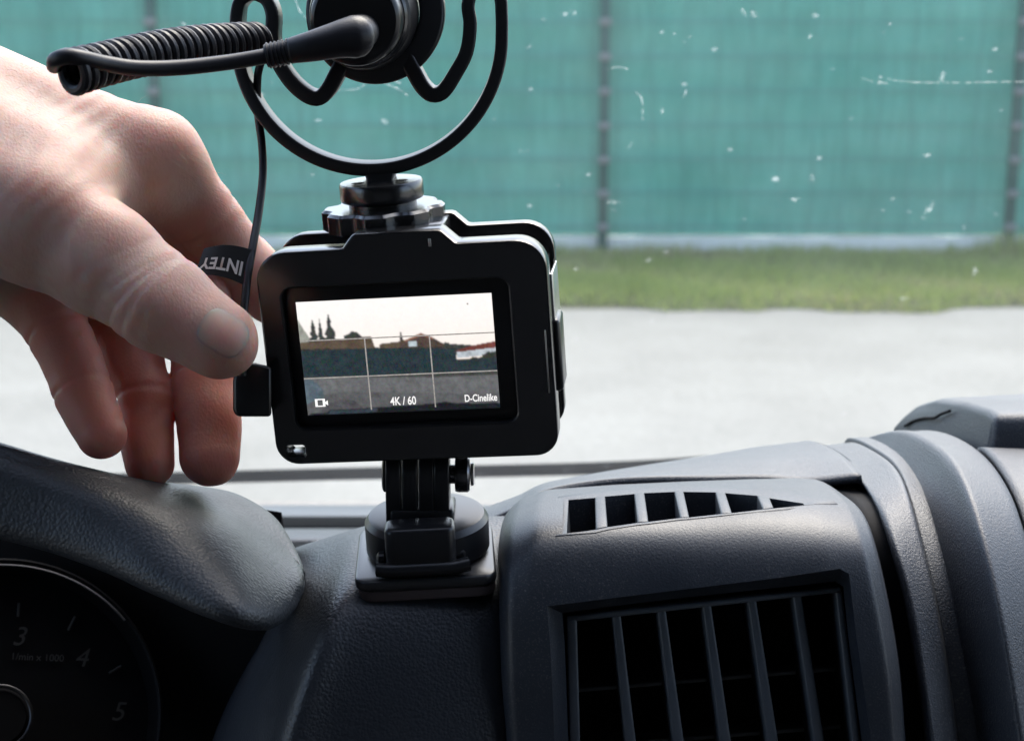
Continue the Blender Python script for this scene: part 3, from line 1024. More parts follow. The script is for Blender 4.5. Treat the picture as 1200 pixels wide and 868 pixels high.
# -- vent panel
dpoly = [(655, 578), (700, 573), (800, 569), (890, 572), (950, 586), (945, 593), (895, 601), (800, 612), (705, 623), (656, 630)]
vpoly = [(648, 716), (991, 671), (1016, 868), (1030, 1000), (660, 1000), (656, 868)]
in1, in2 = inside([(660, 581), (700, 577), (800, 572), (888, 575), (940, 587), (900, 597), (800, 609), (705, 620), (660, 627)]), inside(vpoly)
SR = [
    [(604, 592, .535), (592, 604, .515), (585, 632, .492), (583, 680, .478), (584, 780, .476), (590, 868, .477), (598, 980, .478)],
    [(606, 588, .525), (597, 600, .502), (589, 628, .478), (586.5, 680, .463), (588, 780, .461), (594, 868, .463), (602, 980, .465)],
    [(614, 583, .523), (606, 595, .497), (599, 625, .470), (596, 680, .4585), (598, 780, .457), (604, 868, .460), (612, 980, .462)],
    [(640, 574, .523), (632, 588, .492), (626, 622, .464), (623, 680, .4565), (625, 780, .456), (631, 868, .459), (639, 980, .461)],
    [(720, 568, .526), (716, 582, .492), (713, 616, .464), (711, 672, .4565), (714, 780, .456), (721, 868, .459), (730, 980, .461)],
    [(800, 564, .528), (800, 577, .494), (800, 609, .466), (800, 664, .4565), (804, 780, .456), (812, 868, .459), (822, 980, .461)],
    [(880, 561, .530), (885, 573, .497), (889, 602, .469), (892, 658, .4575), (898, 780, .456), (908, 868, .459), (920, 980, .461)],
    [(935, 560, .530), (949, 573, .499), (960, 600, .472), (968, 655, .4585), (980, 780, .457), (992, 868, .460), (1005, 980, .462)],
    [(952, 561, .530), (976, 574, .502), (997, 600, .476), (1014, 650, .461), (1037, 765, .458), (1047, 868, .461), (1058, 980, .463)],
    [(958, 562, .532), (986, 578, .506), (1011, 602, .481), (1028, 650, .466), (1051, 765, .463), (1061, 868, .465), (1072, 980, .467)],
    [(960, 564, .545), (988, 580, .525), (1013, 604, .500), (1030, 652, .488), (1053, 765, .486), (1063, 868, .488), (1074, 980, .490)]]
_, pb = sheet('vent_panel', SR, M['panel'], nt=150, nx=[4, 4, 6, 18, 18, 18, 18, 12, 10, 4, 4], smooth_it=3, thick=0.003)
panel = _



def cut(o, polys, near=0.03, far=0.03):
    cu = MB()
    for po in polys:
        ds = [(lambda q: q.y * CP - (q.z - CAMZ) * SP)(hit(pb, *p)[0]) for p in po]
        cu.rings([[P(*p, d - near) for p, d in zip(po, ds)], [P(*p, d + far) for p, d in zip(po, ds)]])
    c = cu.build('tmp', None, None, smooth=False)
    md = o.modifiers.new('cut', 'BOOLEAN')
    md.operation = 'DIFFERENCE'
    md.solver = 'EXACT'
    md.object = c
    dg = bpy.context.evaluated_depsgraph_get()
    me = bpy.data.meshes.new_from_object(o.evaluated_get(dg))
    o.modifiers.clear()
    o.data = me
    bpy.data.objects.remove(c)
    sharpen(o, 40)


GL = [(940, 548, .58)] + SR[-1]
sheet('gap_liner', [[(a - 12, b, c + .004) for a, b, c in GL], [(a + 27, b + 1, c + .004) for a, b, c in GL]], M['black'], nt=40, nx=3, smooth_it=0)

# defroster grille
dv = MB()
TOP = [(666, 584), (697, 581.5), (709, 580), (743, 577), (755, 576), (790, 574.5), (801, 574.5), (838, 575), (850, 576), (887, 579), (902, 582), (941, 588)]
BOT = [(664, 624), (698, 619), (712, 616), (747, 611), (760, 610), (797, 605.5), (808, 605), (845, 601), (858, 600), (894, 595.5), (907, 594), (943, 590)]
OT = [(651, 582), (690, 575.5), (709, 573.5), (743, 570.5), (755, 569.5), (790, 568), (801, 568), (838, 568.5), (850, 569.5), (889, 569.5), (928, 571), (984, 583)]
OB = [(648, 629), (698, 625.5), (712, 622), (747, 616.5), (760, 615), (797, 610.5), (808, 609.5), (845, 605.5), (858, 604), (896, 600.5), (925, 598), (990, 591)]


def lay(p, up):
    q, nr = hit(pb, *p)
    return q + nr * up


def rim(prs, ups):
    """strip of quads: prs = list of rails in pixels, ups = height above the panel of each"""
    rows = [[lay(p, u) for p in r] for r, u in zip(prs, ups)]
    return rows


def grid_faces(mb, rows):
    n = len(rows[0])
    v = [p for r in rows for p in r]
    f = [(i * n + j, i * n + j + 1, (i + 1) * n + j + 1, (i + 1) * n + j) for i in range(len(rows) - 1) for j in range(n - 1)]
    mb.add(v, f)


def loop_strip(mb, loops):
    n = len(loops[0])
    v = [p for r in loops for p in r]
    f = [(i * n + j, i * n + (j + 1) % n, (i + 1) * n + (j + 1) % n, (i + 1) * n + j) for i in range(len(loops) - 1) for j in range(n)]
    mb.add(v, f)


lo = OT + OB[::-1]
li = TOP + BOT[::-1]
mid = [((a[0] * .78 + b[0] * .22), (a[1] * .78 + b[1] * .22)) for a, b in zip(lo, li)]
mid2 = [((a[0] * .35 + b[0] * .65), (a[1] * .35 + b[1] * .65)) for a, b in zip(lo, li)]
frm = MB()
loop_strip(frm, [[lay(p, -0.0005) for p in lo], [lay(p, 0.0002) for p in mid], [lay(p, 0.00015) for p in mid2], [lay(p, -0.0004) for p in li], [lay(p, -0.012) for p in li]])
grille = frm.build('defroster_grille', M['panel'], dash, sharp=60)
for k in range(1, len(TOP) - 1, 2):
    q = [TOP[k], TOP[k + 1], BOT[k + 1], BOT[k]]
    MB().box8([lay(p, -0.012) for p in q], [lay(p, -0.0001) for p in q]).build('slat', M['panel'], grille, bevel=0.0005)
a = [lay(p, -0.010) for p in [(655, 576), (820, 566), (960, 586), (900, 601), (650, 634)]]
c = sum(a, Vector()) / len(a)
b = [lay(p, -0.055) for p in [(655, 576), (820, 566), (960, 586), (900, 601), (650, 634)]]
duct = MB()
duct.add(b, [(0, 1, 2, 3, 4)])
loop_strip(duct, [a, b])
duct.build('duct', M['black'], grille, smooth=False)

# main air vent
VO = [(641, 710), (730, 699), (820, 688), (910, 677), (984, 666), (995, 672), (1003, 740), (1021, 868), (1038, 1000), (650, 1000), (650, 868), (645, 760)]
VI = [(659, 718), (735, 708), (820, 698), (905, 689), (978, 681), (988, 687), (994, 745), (1010, 868), (1026, 1000), (668, 1000), (666, 868), (662, 760)]
CN = Vector((0, CP, -SP))


def deep(p, d):
    q, nr = hit(pb, *p)
    return P(*p, (q.y * CP - (q.z - CAMZ) * SP) + d)


cut(panel, [VO, mid2])
vent_frame = MB()
loop_strip(vent_frame, [[deep(p, 0.0001) for p in VO], [deep(p, 0.0065) for p in VI], [deep(p, 0.050) for p in VI]])
vent = vent_frame.build('air_vent', M['panel'], dash, sharp=70)
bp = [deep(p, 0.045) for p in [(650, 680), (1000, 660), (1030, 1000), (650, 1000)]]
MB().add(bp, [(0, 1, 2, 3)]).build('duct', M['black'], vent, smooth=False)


def vbar(name, mat, p0, p1, w0, w1, d, depth, parent):
    a = [deep((p0[0] - w0 / 2, p0[1]), d), deep((p0[0] + w0 / 2, p0[1]), d), deep((p1[0] + w1 / 2, p1[1]), d), deep((p1[0] - w1 / 2, p1[1]), d)]
    return MB().box8([q + CN * depth for q in a], a).build(name, mat, parent, bevel=0.0006)


for i, (x0, y0, x1) in enumerate([(722, 719, 739), (775, 713.5, 795), (828, 707.5, 850), (881, 702, 905), (934, 696, 959)]):
    vbar('upright_vane', M['vent'], (x0, y0), (x1 + (x1 - x0) * .6, 960), 10.5, 14, 0.009, 0.016, vent)
fr = vbar('vane_frame', M['vent'], (670, 722), (676, 960), 12, 13, 0.008, 0.018, vent)
vbar('vane_frame', M['vent'], (983, 692), (1014, 960), 8, 10, 0.009, 0.018, vent)
hb = MB()
q = [deep(p, 0.008) for p in [(665, 722), (986, 688), (986, 694), (665, 729)]]
hb.box8([x + CN * 0.016 for x in q], q)
hb.build('vane_frame', M['vent'], vent, bevel=0.0006)
for (ya, yb) in ((806, 780), (873, 848), (940, 915)):
    q = [deep(p, 0.0255) for p in [(676, ya), (992, yb), (992, yb + 5), (676, ya + 5)]]
    MB().box8([x + CN * 0.012 for x in q], q).build('cross_vane', M['vane'], vent, bevel=0.0004)

# -- instrument cluster
cl = MB()
cl.add([P(-700, 440, .545), P(330, 600, .545), P(345, 690, .56), P(330, 980, .56), P(-700, 980, .56)], [(0, 1, 2, 3, 4)])
cluster = cl.build('instrument_cluster', M['black'], dash, smooth=False)
DC = P(-2, 842, .520)
ax = (Vector((0, 0, CAMZ)) - DC).normalized()
ax = (ax + Vector((0.05, 0, 0.10))).normalized()
sc = .520 / F
dial = MB().lathe(DC - ax * 0.008, ax, [(.01 * sc, 0), (176 * sc, 0.0), (180 * sc, 0.004), (184 * sc, 0.009), (187 * sc, 0.0095), (190 * sc, 0.008), (191 * sc, -0.01)], 96).build('dial_bezel', M['dialface'], cluster)
rgm = MB()
ux = Vector((1, 0, 0))
ux = (ux - ax * ux.dot(ax)).normalized()
uy = ax.cross(ux)
arc = [DC + ux * (183 * sc * math.cos(t)) + uy * (180 * sc * math.sin(t)) + ax * 0.0022 for t in np.linspace(R(42), R(150), 60)]
rgm.tube(arc, 0.0005, 8).build('dial_ring', M['dimring'], cluster)
arc = [DC + ux * (36 * sc * math.cos(t)) + uy * (36 * sc * math.sin(t)) + ax * 0.006 for t in np.linspace(0, 2 * math.pi, 60)[:-1]]
MB().tube(arc, 0.0006, 8, closed=True).build('needle_hub_ring', M['dimring'], cluster)
MB().lathe(DC - ax * 0.004, ax, [(34 * sc, 0), (34 * sc, 0.008), (30 * sc, 0.010), (.1 * sc, 0.010)], 48).build('needle_hub', M['gloss'], cluster)


def dial_print(s, px, py, size, shear=0.25):
    me = text_mesh(s, size, 0.0001, shear)
    p = on_plane(px, py, DC - ax * 0.0070, ax)
    o = link('numeral', me, M['dialprint'], cluster, smooth=False)
    o.matrix_local = Matrix.Translation(p) @ Matrix((ux, uy, ax)).transposed().to_4x4()
    return o


dial_print('3', 22, 746, 0.0088)
dial_print('4', 95, 771, 0.0088)
dial_print('5', 138, 834, 0.0088)
dial_print('2', -70, 760, 0.0088)
dial_print('1/min x 1000', 44, 770, 0.0032, 0.0)
for px0, py0, px1, py1 in ((22, 706, 21, 722), (88, 722, 80, 738), (-45, 706, -40, 722), (142, 780, 128, 788)):
    p, q = on_plane(px0, py0, DC - ax * 0.0070, ax), on_plane(px1, py1, DC - ax * 0.0070, ax)
    MB().tube([p, q], 0.00045, 6).build('tick', M['dialprint'], cluster)

# -- far ledges of the dash under the glass
xbar('dash_ledge', M['gasket'], dash, 604, 617, 0.975, 0.93, 0.06)
xbar('dash_ledge', M['dash'], dash, 618.5, 632, 0.90, 0.84, 0.05)
xbar('dash_ledge', M['gasket'], dash, 634, 668, 0.84, 0.62, 0.05)

# ------------------------------------------------------------------ adhesive mount
PA = P(499, 648, 0.4795)
mt = thing('adhesive_mount', 'black adhesive mount with round base holding the action camera', 'camera mount', PA)
zn = (P(500, 616, .500) - P(500, 676, .464)).normalized()             # runs back along the pad
xn = (P(580, 644, .482) - P(420, 650, .482)).normalized()
xn = (xn - zn * xn.dot(zn)).normalized()
nrm = xn.cross(zn)
MM = Matrix((xn, zn, nrm)).transposed()


def mloc(x, y, z):
    return PA + xn * x + zn * y + nrm * z


def mplate(loop, z0, z1):
    n = len(loop)
    mb = MB()
    mb.rings([[mloc(x, y, z0) for x, y in loop], [mloc(x, y, z1) for x, y in loop]])
    return mb


mplate(rrect(0.0392, 0.0385, 0.0045, cx=0.0002, cy=-0.001), -0.0055, -0.0022).build('adhesive_pad', M['foam'], mt, bevel=0.0005)
mplate(rrect(0.0405, 0.0400, 0.0050, cx=0, cy=-0.001), -0.0021, 0.0012).build('base_plate', M['pad'], mt, bevel=0.0008)
MB().lathe(mloc(0.0008, 0.0005, 0.0012), nrm, [(0.0172, 0), (0.0182, 0.0010), (0.0182, 0.0095), (0.0170, 0.0112), (0.0158, 0.0116), (0.001, 0.0116)], 64).build('round_base', M['mount'], mt)
# clip in front of the base
mplate(rrect(0.0200, 0.010, 0.003, cx=-0.0010, cy=-0.0152), 0.0016, 0.0160).build('clip', M['mount'], mt, bevel=0.0012)
MB().tube([mloc(-0.0135, -0.0185, 0.0038), mloc(-0.010, -0.0195, 0.0038), mloc(0.008, -0.0195, 0.0038), mloc(0.0125, -0.0185, 0.0042)], 0.0021, 12).build('clip_lip', M['mount'], mt)
for s in (-1, 1):
    MB().lathe(mloc(-0.0010 + s * 0.0106, -0.0135, 0.0048), xn * s, [(0.0022, 0), (0.0022, 0.0016), (0.0012, 0.0022)], 16).build('clip_pin', M['mount'], mt)
# prongs: three fins with a cross screw
pz = P(500, 560, .474)
up = (P(500, 500, .474) - P(500, 600, .476)).normalized()
for k, x in enumerate((-0.0072, -0.0024, 0.0024, 0.0068)):
    w = 0.0043
    top_r = 0.0072
    prof = []
    c0 = pz + Vector((x - 0.0022, 0, 0))
    fwd = Vector((0, 1, 0))
    loop = [(-0.0068, -0.012)] + [(-top_r * math.cos(a), 0.002 + top_r * math.sin(a)) for a in np.linspace(0, math.pi, 14)] + [(0.0068, -0.012)]
    a = [c0 + fwd * u + Vector((0, 0, 1)) * h - Vector((w / 2, 0, 0)) for u, h in loop]
    b = [p + Vector((w, 0, 0)) for p in a]
    MB().rings([a, b]).build('prong', M['mount'], mt, bevel=0.0004)
MB().box((pz.x - 0.0105, pz.y - 0.0075, pz.z - 0.0135), (pz.x + 0.0082, pz.y + 0.0075, pz.z - 0.0075)).build('prong_foot', M['mount'], mt, bevel=0.001)
kb = pz + Vector((0.0062, 0, 0.0012))
scr = MB().lathe(kb, (1, 0, 0), [(0.0028, 0), (0.0028, 0.002), (0.0050, 0.0022), (0.0053, 0.0030), (0.0053, 0.0058), (0.0048, 0.0064), (0.001, 0.0066)], 28).build('thumb_screw', M['chrome'], mt)
MB().lathe(kb + Vector((0.0067, 0, 0)), (1, 0, 0), [(0.0034, 0), (0.0034, 0.0008), (0.0030, 0.001), (0.0005, 0.001)], 24).build('screw_head', M['steel'], scr)
MB().lathe(pz + Vector((-0.0110, 0, 0.0012)), (-1, 0, 0), [(0.0052, 0), (0.0052, 0.0014), (0.0045, 0.0018), (0.001, 0.0018)], 24).build('nut', M['mount'], mt)

# ------------------------------------------------------------------ action camera in its cage
LM = CAMM @ Matrix.Translation((-0.02912, 0.00423, -0.452)) @ Matrix.Rotation(R(2.43), 4, 'Z') @ Matrix.Rotation(R(-6.62), 4, 'Y') @ Matrix.Rotation(R(15.5), 4, 'X')
mm = 0.001


def frame_thing(name, label, cat, base_mm):
    """Empty at a point of the camera's own frame; parts are given in that frame's metres"""
    o = thing(name, label, cat, local=True)
    o.matrix_world = LM @ Matrix.Translation(Vector(base_mm) * mm)
    o['_off'] = list(base_mm)
    return o


def lpart(name, me, mat, parent, off=(0, 0, 0), mats=None, smooth=False, sharp=None):
    b = Vector(parent['_off']) if '_off' in parent else Vector((0, 0, 0))
    o = link(name, me, mat, parent, smooth, mats)
    o.location = (Vector(off) - b) * mm
    if smooth and sharp:
        sharpen(o, sharp)
    return o


W2, H2 = 40.6, 30.9
CR = 8.5


def outline(grow=0.0, bump=4.0):
    w, h = W2 + grow, H2 + grow
    pts = []

    def corner(cx, cy, a0, r):
        for k in range(9):
            a = R(a0 + 90 * k / 8)
            pts.append(((cx + r * math.cos(a)) * mm, (cy + r * math.sin(a)) * mm))
    corner(w - CR, h - CR, 0, CR)
    pts.extend([(16.8 * mm, h * mm), (15.9 * mm, (h + .25) * mm), (12.4 * mm, (h + bump - .4) * mm), (11.4 * mm, (h + bump) * mm), (-11.6 * mm, (h + bump) * mm), (-12.6 * mm, (h + bump - .4) * mm), (-15.4 * mm, (h + .25) * mm), (-16.4 * mm, h * mm)])
    corner(-w + CR, h - CR, 90, CR)
    corner(-w + 6.5, -h + 6.5, 180, 6.5)
    corner(w - 6.5, -h + 6.5, 270, 6.5)
    return pts


def hole(x0, x1, y0, y1, r, n=5):
    return [(x * mm, y * mm) for x, y in rrect(x1 - x0, y1 - y0, r, n, (x0 + x1) / 2, (y0 + y1) / 2)]


cage = frame_thing('camera_cage', 'black metal cage with rounded corners round the action camera', 'camera cage', (0, -30.9, -15))
slot_h = [(x * mm, y * mm) for x, y in [(-37.6, -25.6), (-37.0, -25.2), (-32.8, -25.2), (-32.2, -25.7), (-32.2, -27.8), (-32.8, -28.3), (-37.0, -28.3), (-37.6, -27.8)]]
lpart('back_frame', plate(outline(), [hole(-34.0, 29.5, -20.5, 20.5, 3.0), slot_h], 9.0 * mm, 0.0006), M['alu'], cage, (0, 0, 0), smooth=True, sharp=30)
lpart('front_frame', plate(outline(0.0), [hole(-31.0, 31.0, -23.5, 22.0, 4.0)], 5.0 * mm, 0.0006), M['alu'], cage, (0, 0, -26.5), smooth=True, sharp=30)


def lbox(name, lo, hi, mat, parent, bev=0.4):
    b = Vector(parent['_off']) if '_off' in parent else Vector((0, 0, 0))
    lo = (Vector(lo) - b) * mm
    hi = (Vector(hi) - b) * mm
    o = MB().box(lo, hi).build(name, mat, parent, bevel=bev * mm)
    o.matrix_parent_inverse = Matrix.Identity(4)
    return o


lbox('top_wall', (-31, 23.0, -27.1), (31, 26.6, -8.9), M['alu'], cage)
lbox('top_block', (-11.2, 26.6, -27.1), (11.2, 34.4, -8.9), M['alu'], cage)
lbox('bottom_wall', (-27, -30.2, -27.1), (32, -27.0, -8.9), M['alu'], cage)
lbox('left_wall', (-40.0, -8, -27.1), (-36.4, 20, -8.9), M['alu'], cage)
lbox('right_wall', (36.2, -20, -27.1), (39.2, 22, -8.9), M['alu'], cage)
latch = lbox('side_latch', (39.6, -14.5, -21), (42.4, 6.5, -7), M['gloss'], cage, 1.2)
lbox('latch_bar', (38.7, -12.5, 0.02), (39.1, 5.5, 0.5), M['steel'], cage, 0.1)
lbox('edge_strip', (40.45, 1.0, -26), (41.2, 19.5, -7.5), M['steel'], cage, 0.3)
lbox('screw', (8.6, 30.4, 0.02), (9.4, 32.6, 0.4), M['steel'], cage, 0.2)

body = frame_thing('action_camera', 'black action camera with its lit screen showing fence and sky', 'action camera', (0, -22, -15))
lbox('body', (-35.5, -22.0, -24.0), (34.0, 22.0, -2.2), M['gloss'], body, 2.0)
SX0, SX1, SY0, SY1 = -30.6, 24.6, -16.9, 16.2


def SQ(u, v):
    """screen picture coordinates -> frame mm; u right, v down"""
    return SX0 + (SX1 - SX0) * u, SY1 + (SY0 - SY1) * v


scr_o = lbox('screen', (SX0 - 0.4, SY0 - 0.4, -2.3), (SX1 + 0.4, SY1 + 0.4, -1.95), M['gloss'], body, 0.1)
boff = Vector(body['_off'])

NU, NV = 260, 156
gu_, gv_ = np.meshgrid((np.arange(NU)) / (NU - 1), (np.arange(NV)) / (NV - 1), indexing='ij')
gu_, gv_ = gu_ * .9995 + .0002, gv_ * .9995 + .0002
PICT = np.zeros((NU, NV, 3))
prng = np.random.default_rng(5)


def blur(a, n=1):
    for _ in range(n):
        b = np.pad(a, [(1, 1), (1, 1)] + [(0, 0)] * (a.ndim - 2), 'edge')
        a = (b[:-2, 1:-1] + b[2:, 1:-1] + 2 * b[1:-1, 1:-1] + b[1:-1, :-2] + b[1:-1, 2:]) / 6.0
    return a


def mottle():
    n = np.zeros((NU, NV))
    for it, w in ((0, .35), (2, .8), (8, 1.6), (30, 3.0)):
        n += w * blur(prng.normal(0, 1, (NU, NV)), it)
    return n / n.std()


def pic(name, polys, col, k=1.0):
    """lay one patch of the live view onto the picture grid of the screen"""
    m = np.zeros((NU, NV), bool)
    for po in polys:
        c = np.zeros((NU, NV), bool)
        j = len(po) - 1
        for i in range(len(po)):
            (xi, yi), (xj, yj) = po[i], po[j]
            if yi != yj:
                c ^= ((yi > gv_) != (yj > gv_)) & (gu_ < (xj - xi) * (gv_ - yi) / (yj - yi) + xi)
            j = i
        m |= c
    amp = 0.012 if max(col) > .9 else 0.13
    tex = np.clip(1 + amp * mottle(), .4, 1.7)
    PICT[m] = (np.array(col)[None, None] * k * tex[..., None])[m]


def mark(name, polys, col, k=1.0, z=-1.72):
    mb = MB()
    for po in polys:
        mb.add([((SQ(u, w)[0] - boff.x) * mm, (SQ(u, w)[1] - boff.y) * mm, (z - boff.z) * mm) for u, w in po], [tuple(reversed(range(len(po))))])
    return link(name, mesh(name, mb.v, mb.f), emit('screen_' + name, col, k), scr_o, smooth=False)


def rect(u0, v0, u1, v1):
    return [(u0, v0), (u1, v0), (u1, v1), (u0, v1)]


def tree(u, v0, v1, w, n=15):
    rr = random.Random(int(u * 1000))
    L, Rr = [], []
    for i in range(n):
        t = i / (n - 1)
        L.append((u - w * (0.08 + 0.92 * t) * rr.uniform(0.55, 1.15), v0 + (v1 - v0) * t))
        Rr.append((u + w * (0.08 + 0.92 * t) * rr.uniform(0.55, 1.15), v0 + (v1 - v0) * t))
    return [(u, v0 - 0.02)] + Rr + L[::-1]


def bushes(u0, u1, top, base, amp, n, seed):
    """ragged-topped strip"""
    rr = random.Random(seed)
    return [(u0 + (u1 - u0) * i / n, top[0] + (top[1] - top[0]) * i / n + rr.uniform(-amp, amp)) for i in range(n + 1)] + [(u1, base), (u0, base)]


pic('picture_sky', [rect(-.1, -.1, 1.1, .60)], (1.0, 0.965, 0.94), 1.03)
PICT *= (1 - np.clip(gv_ - .12, 0, 1)[..., None] * np.array([.02, .20, .32]))
pic('picture_gable', [[(0, .15), (.055, .33), (.06, .45), (0, .45)]], (.33, .34, .30))
pic('picture_trees', [tree(.075, .16, .36, .030), tree(.112, .17, .36, .022), tree(.16, .12, .36, .036), [(.23, .36), (.245, .31), (.27, .275), (.295, .28), (.325, .33), (.33, .37)], bushes(.23, .33, (.31, .33), .37, .02, 12, 9), bushes(.66, .78, (.385, .425), .47, .014, 14, 11), tree(.523, .29, .42, .016), [(.68, .40), (.70, .375), (.72, .41)], [(.74, .42), (.80, .425), (.88, .44), (.9, .5), (.74, .5)]], (.050, .058, .055))
pic('picture_roofs', [[(0, .355), (.37, .325), (.385, .43), (0, .45)], [(.41, .395), (.545, .375), (.55, .45), (.405, .45)]], (.115, .085, .060))
pic('picture_house', [[(.51, .42), (.57, .355), (.625, .315), (.68, .355), (.74, .42), (.74, .47), (.51, .47)]], (.085, .060, .050))
pic('picture_gable_trim', [[(.535, .375), (.625, .318), (.69, .365), (.685, .375), (.625, .338), (.545, .385)]], (.30, .14, .09))
pic('picture_house_window', [rect(.558, .385, .602, .43)], (.50, .58, .62))
pic('picture_red_roof', [[(.80, .482), (.87, .447), (1, .415), (1, .470), (.80, .497)]], (.16, .050, .040))
pic('picture_white_wall', [[(.80, .497), (1, .470), (1, .528), (.80, .548)]], (.52, .57, .62))
pic('picture_hedge', [bushes(0, .80, (.41, .448), .52, .008, 50, 3), bushes(.79, 1, (.558, .535), .6, .008, 14, 5), bushes(.93, 1, (.52, .50), .56, .012, 8, 6)], (.045, .045, .040))
pic('picture_fence', [[(0, .425), (.4, .43), (.79, .465), (.80, .57), (1, .555), (1, .70), (0, .665)]], (.026, .042, .050))
pic('picture_fence_seam', [rect(u, .44 + .06 * max(0, u - .4), u + .0035, .655) for u in (.06, .155, .25, .345, .44, .535, .63, .725)], (.016, .034, .042))
pic('picture_road_edge', [[(0, .66), (.5, .668), (1, .672), (1, .74), (0, .74)]], (.060, .062, .060))
pic('picture_road', [[(0, .665), (.3, .68), (.66, .705), (1, .705), (1, 1), (0, 1)]], (.145, .148, .155))
pic('picture_road_shade', [[(0, .84), (.2, .80), (.5, .83), (.8, .86), (1, .87), (1, 1), (0, 1)]], (.112, .114, .120))
pic('picture_parked_car', [[(0, .67), (.035, .68), (.075, .735), (.095, .78), (.095, .84), (0, .90)]], (.10, .135, .165))
pic('picture_car_shade', [[(.06, .98), (.11, .91), (.18, .87), (.25, .88), (.29, .94), (.30, 1), (.05, 1)]], (.085, .085, .092))
pic('picture_dash', [[(.30, .955), (.5, .945), (.66, .94), (.72, .925), (.78, .945), (1, .955), (1, 1), (.0, 1), (.02, .985), (.1, .985), (.12, .955)]], (.010, .014, .018))
pic('picture_dash_light', [[(.12, .965), (.37, .96), (.36, .993), (.10, .995)]], (.040, .055, .070))
PICT[:, :] = blur(PICT, 2)
PICT += 0.012 * prng.normal(0, 1, PICT.shape)
PICT = np.clip(PICT, 0.004, 1.1)
pv_, pf_ = [], []
for i in range(NU):
    for j in range(NV):
        X, Y = SQ(i / (NU - 1), j / (NV - 1))
        pv_.append(((X - boff.x) * mm, (Y - boff.y) * mm, (-1.90 - boff.z) * mm))
for i in range(NU - 1):
    for j in range(NV - 1):
        q = i * NV + j
        pf_.append((q, q + 1, q + NV + 1, q + NV))
pme = mesh('live_view', pv_, pf_)
ca = pme.color_attributes.new('picture', 'FLOAT_COLOR', 'POINT')
ca.data.foreach_set('color', np.concatenate([PICT.reshape(-1, 3), np.ones((NU * NV, 1))], 1).ravel().astype(np.float32))
pm, pnt, pbs = nodes('screen_live_view')
pat = nn(pnt, 'ShaderNodeAttribute')
pat.attribute_name = 'picture'
pnt.links.new(pat.outputs['Color'], pbs.inputs['Emission Color'])
pbs.inputs['Emission Strength'].default_value = 1 / 2 ** EXPO
pbs.inputs['Base Color'].default_value = (0, 0, 0, 1)
pbs.inputs['Roughness'].default_value = 0.2
link('live_view', pme, pm, scr_o, smooth=False)
mark('grid_line', [rect(.332, .335, .339, .97), rect(.665, .335, .672, .97), rect(0, .333, 1, .344), rect(0, .665, 1, .676)], (.36, .34, .32))
mark('record_icon', [rect(.045, .855, .098, .865), rect(.045, .915, .098, .925), rect(.045, .865, .058, .915), rect(.085, .865, .098, .915), [(.098, .885), (.112, .87), (.112, .915), (.098, .90)]], (1.0, .97, .97), 1.1)
mark('view_speck', [rect(.872, .075, .880, .09)], (.45, .42, .40))
for s, u, w, size in (('4K / 60', .505, .905, 2.9), ('D-Cinelike', .905, .905, 2.5)):
    x, y = SQ(u, w)
    o = link('screen_text', text_mesh(s, size * mm, bold=0.00005), emit('screen_text', (1, .98, .97), 1.0), scr_o, smooth=False)
    o.location = ((x - boff.x) * mm, (y - boff.y) * mm, (-1.60 - boff.z) * mm)
    o.scale = (0.85, 1.15, 1)

# ------------------------------------------------------------------ shock mount, microphone
def CAMV(x, y, z):
    return CAMM.to_3x3() @ Vector((x, y, z))


VUP, VRT, VFW = CAMV(0, 1, 0), CAMV(1, 0, 0), CAMV(0, 0, -1)
DS = 0.468
sm = thing('shock_mount', 'black open ring shock mount with thumbwheel above the camera', 'microphone mount', P(450, 275, DS))
axis_m = (P(446, 8, .52) - P(416, 24, .43)).normalized()
hub_axis = axis_m
cc, RR_ = (434, 43), 154


def ringpts(side):
    pts = []
    for t in np.linspace(0, 90, 22):
        a = R(270 + side * t)
        pts.append((cc[0] + RR_ * math.cos(a), cc[1] - RR_ * math.sin(a) + 0))
    return pts


leftp = ringpts(-1) + [(279.5, 20), (284, 2), (298, -7), (314, 0), (321, 17), (321, 45), (327, 70), (342, 94), (360, 110), (374, 114), (385, 105), (396, 86), (408, 62)]
rightp = ringpts(1) + [(588, 20), (585, -6), (570, -16), (555, -10), (549, 6), (551, 30), (547, 60), (535, 84), (520, 106), (508, 110), (497, 102), (486, 84), (474, 62)]
bandsec = [(y, x) for x, y in rrect(0.0037, 0.0078, 0.0012, 3)]
SECW = rrect(0.0100, 0.0036, 0.0007, 3)
for pts in (leftp, rightp):
    path = catmull([P(x, y, DS) for x, y in pts], 150)
    rr = [1.0 + 0.35 * max(0.0, (k - 95) / 54) ** 1.5 for k in range(150)]
    secs = [[(a, b * q) for a, b in SECW] for q in rr]
    mb = MB()
    rings = []
    pv = [Vector(p) for p in path]
    for k, p in enumerate(pv):
        t = (pv[min(k + 1, 149)] - pv[max(k - 1, 0)]).normalized()
        a = (hub_axis - t * hub_axis.dot(t)).normalized()
        b = t.cross(a)
        rings.append([p + a * q[0] + b * q[1] for q in secs[k]])
    mb.rings(rings)
    mb.build('ring_arm', M['ring'], sm, sharp=50)
hc = P(441, 14, DS)
hubp = [hc + VRT * (66 * DS / F * math.cos(t)) + VUP * (69 * DS / F * math.sin(t)) for t in np.linspace(0, 2 * math.pi, 73)[:-1]]
MB().tube(hubp, 1.0, up=hub_axis, sec=rrect(0.010, 0.0072, 0.0012, 3), closed=True).build('hub_ring', M['ring'], sm, sharp=50)
stem = []
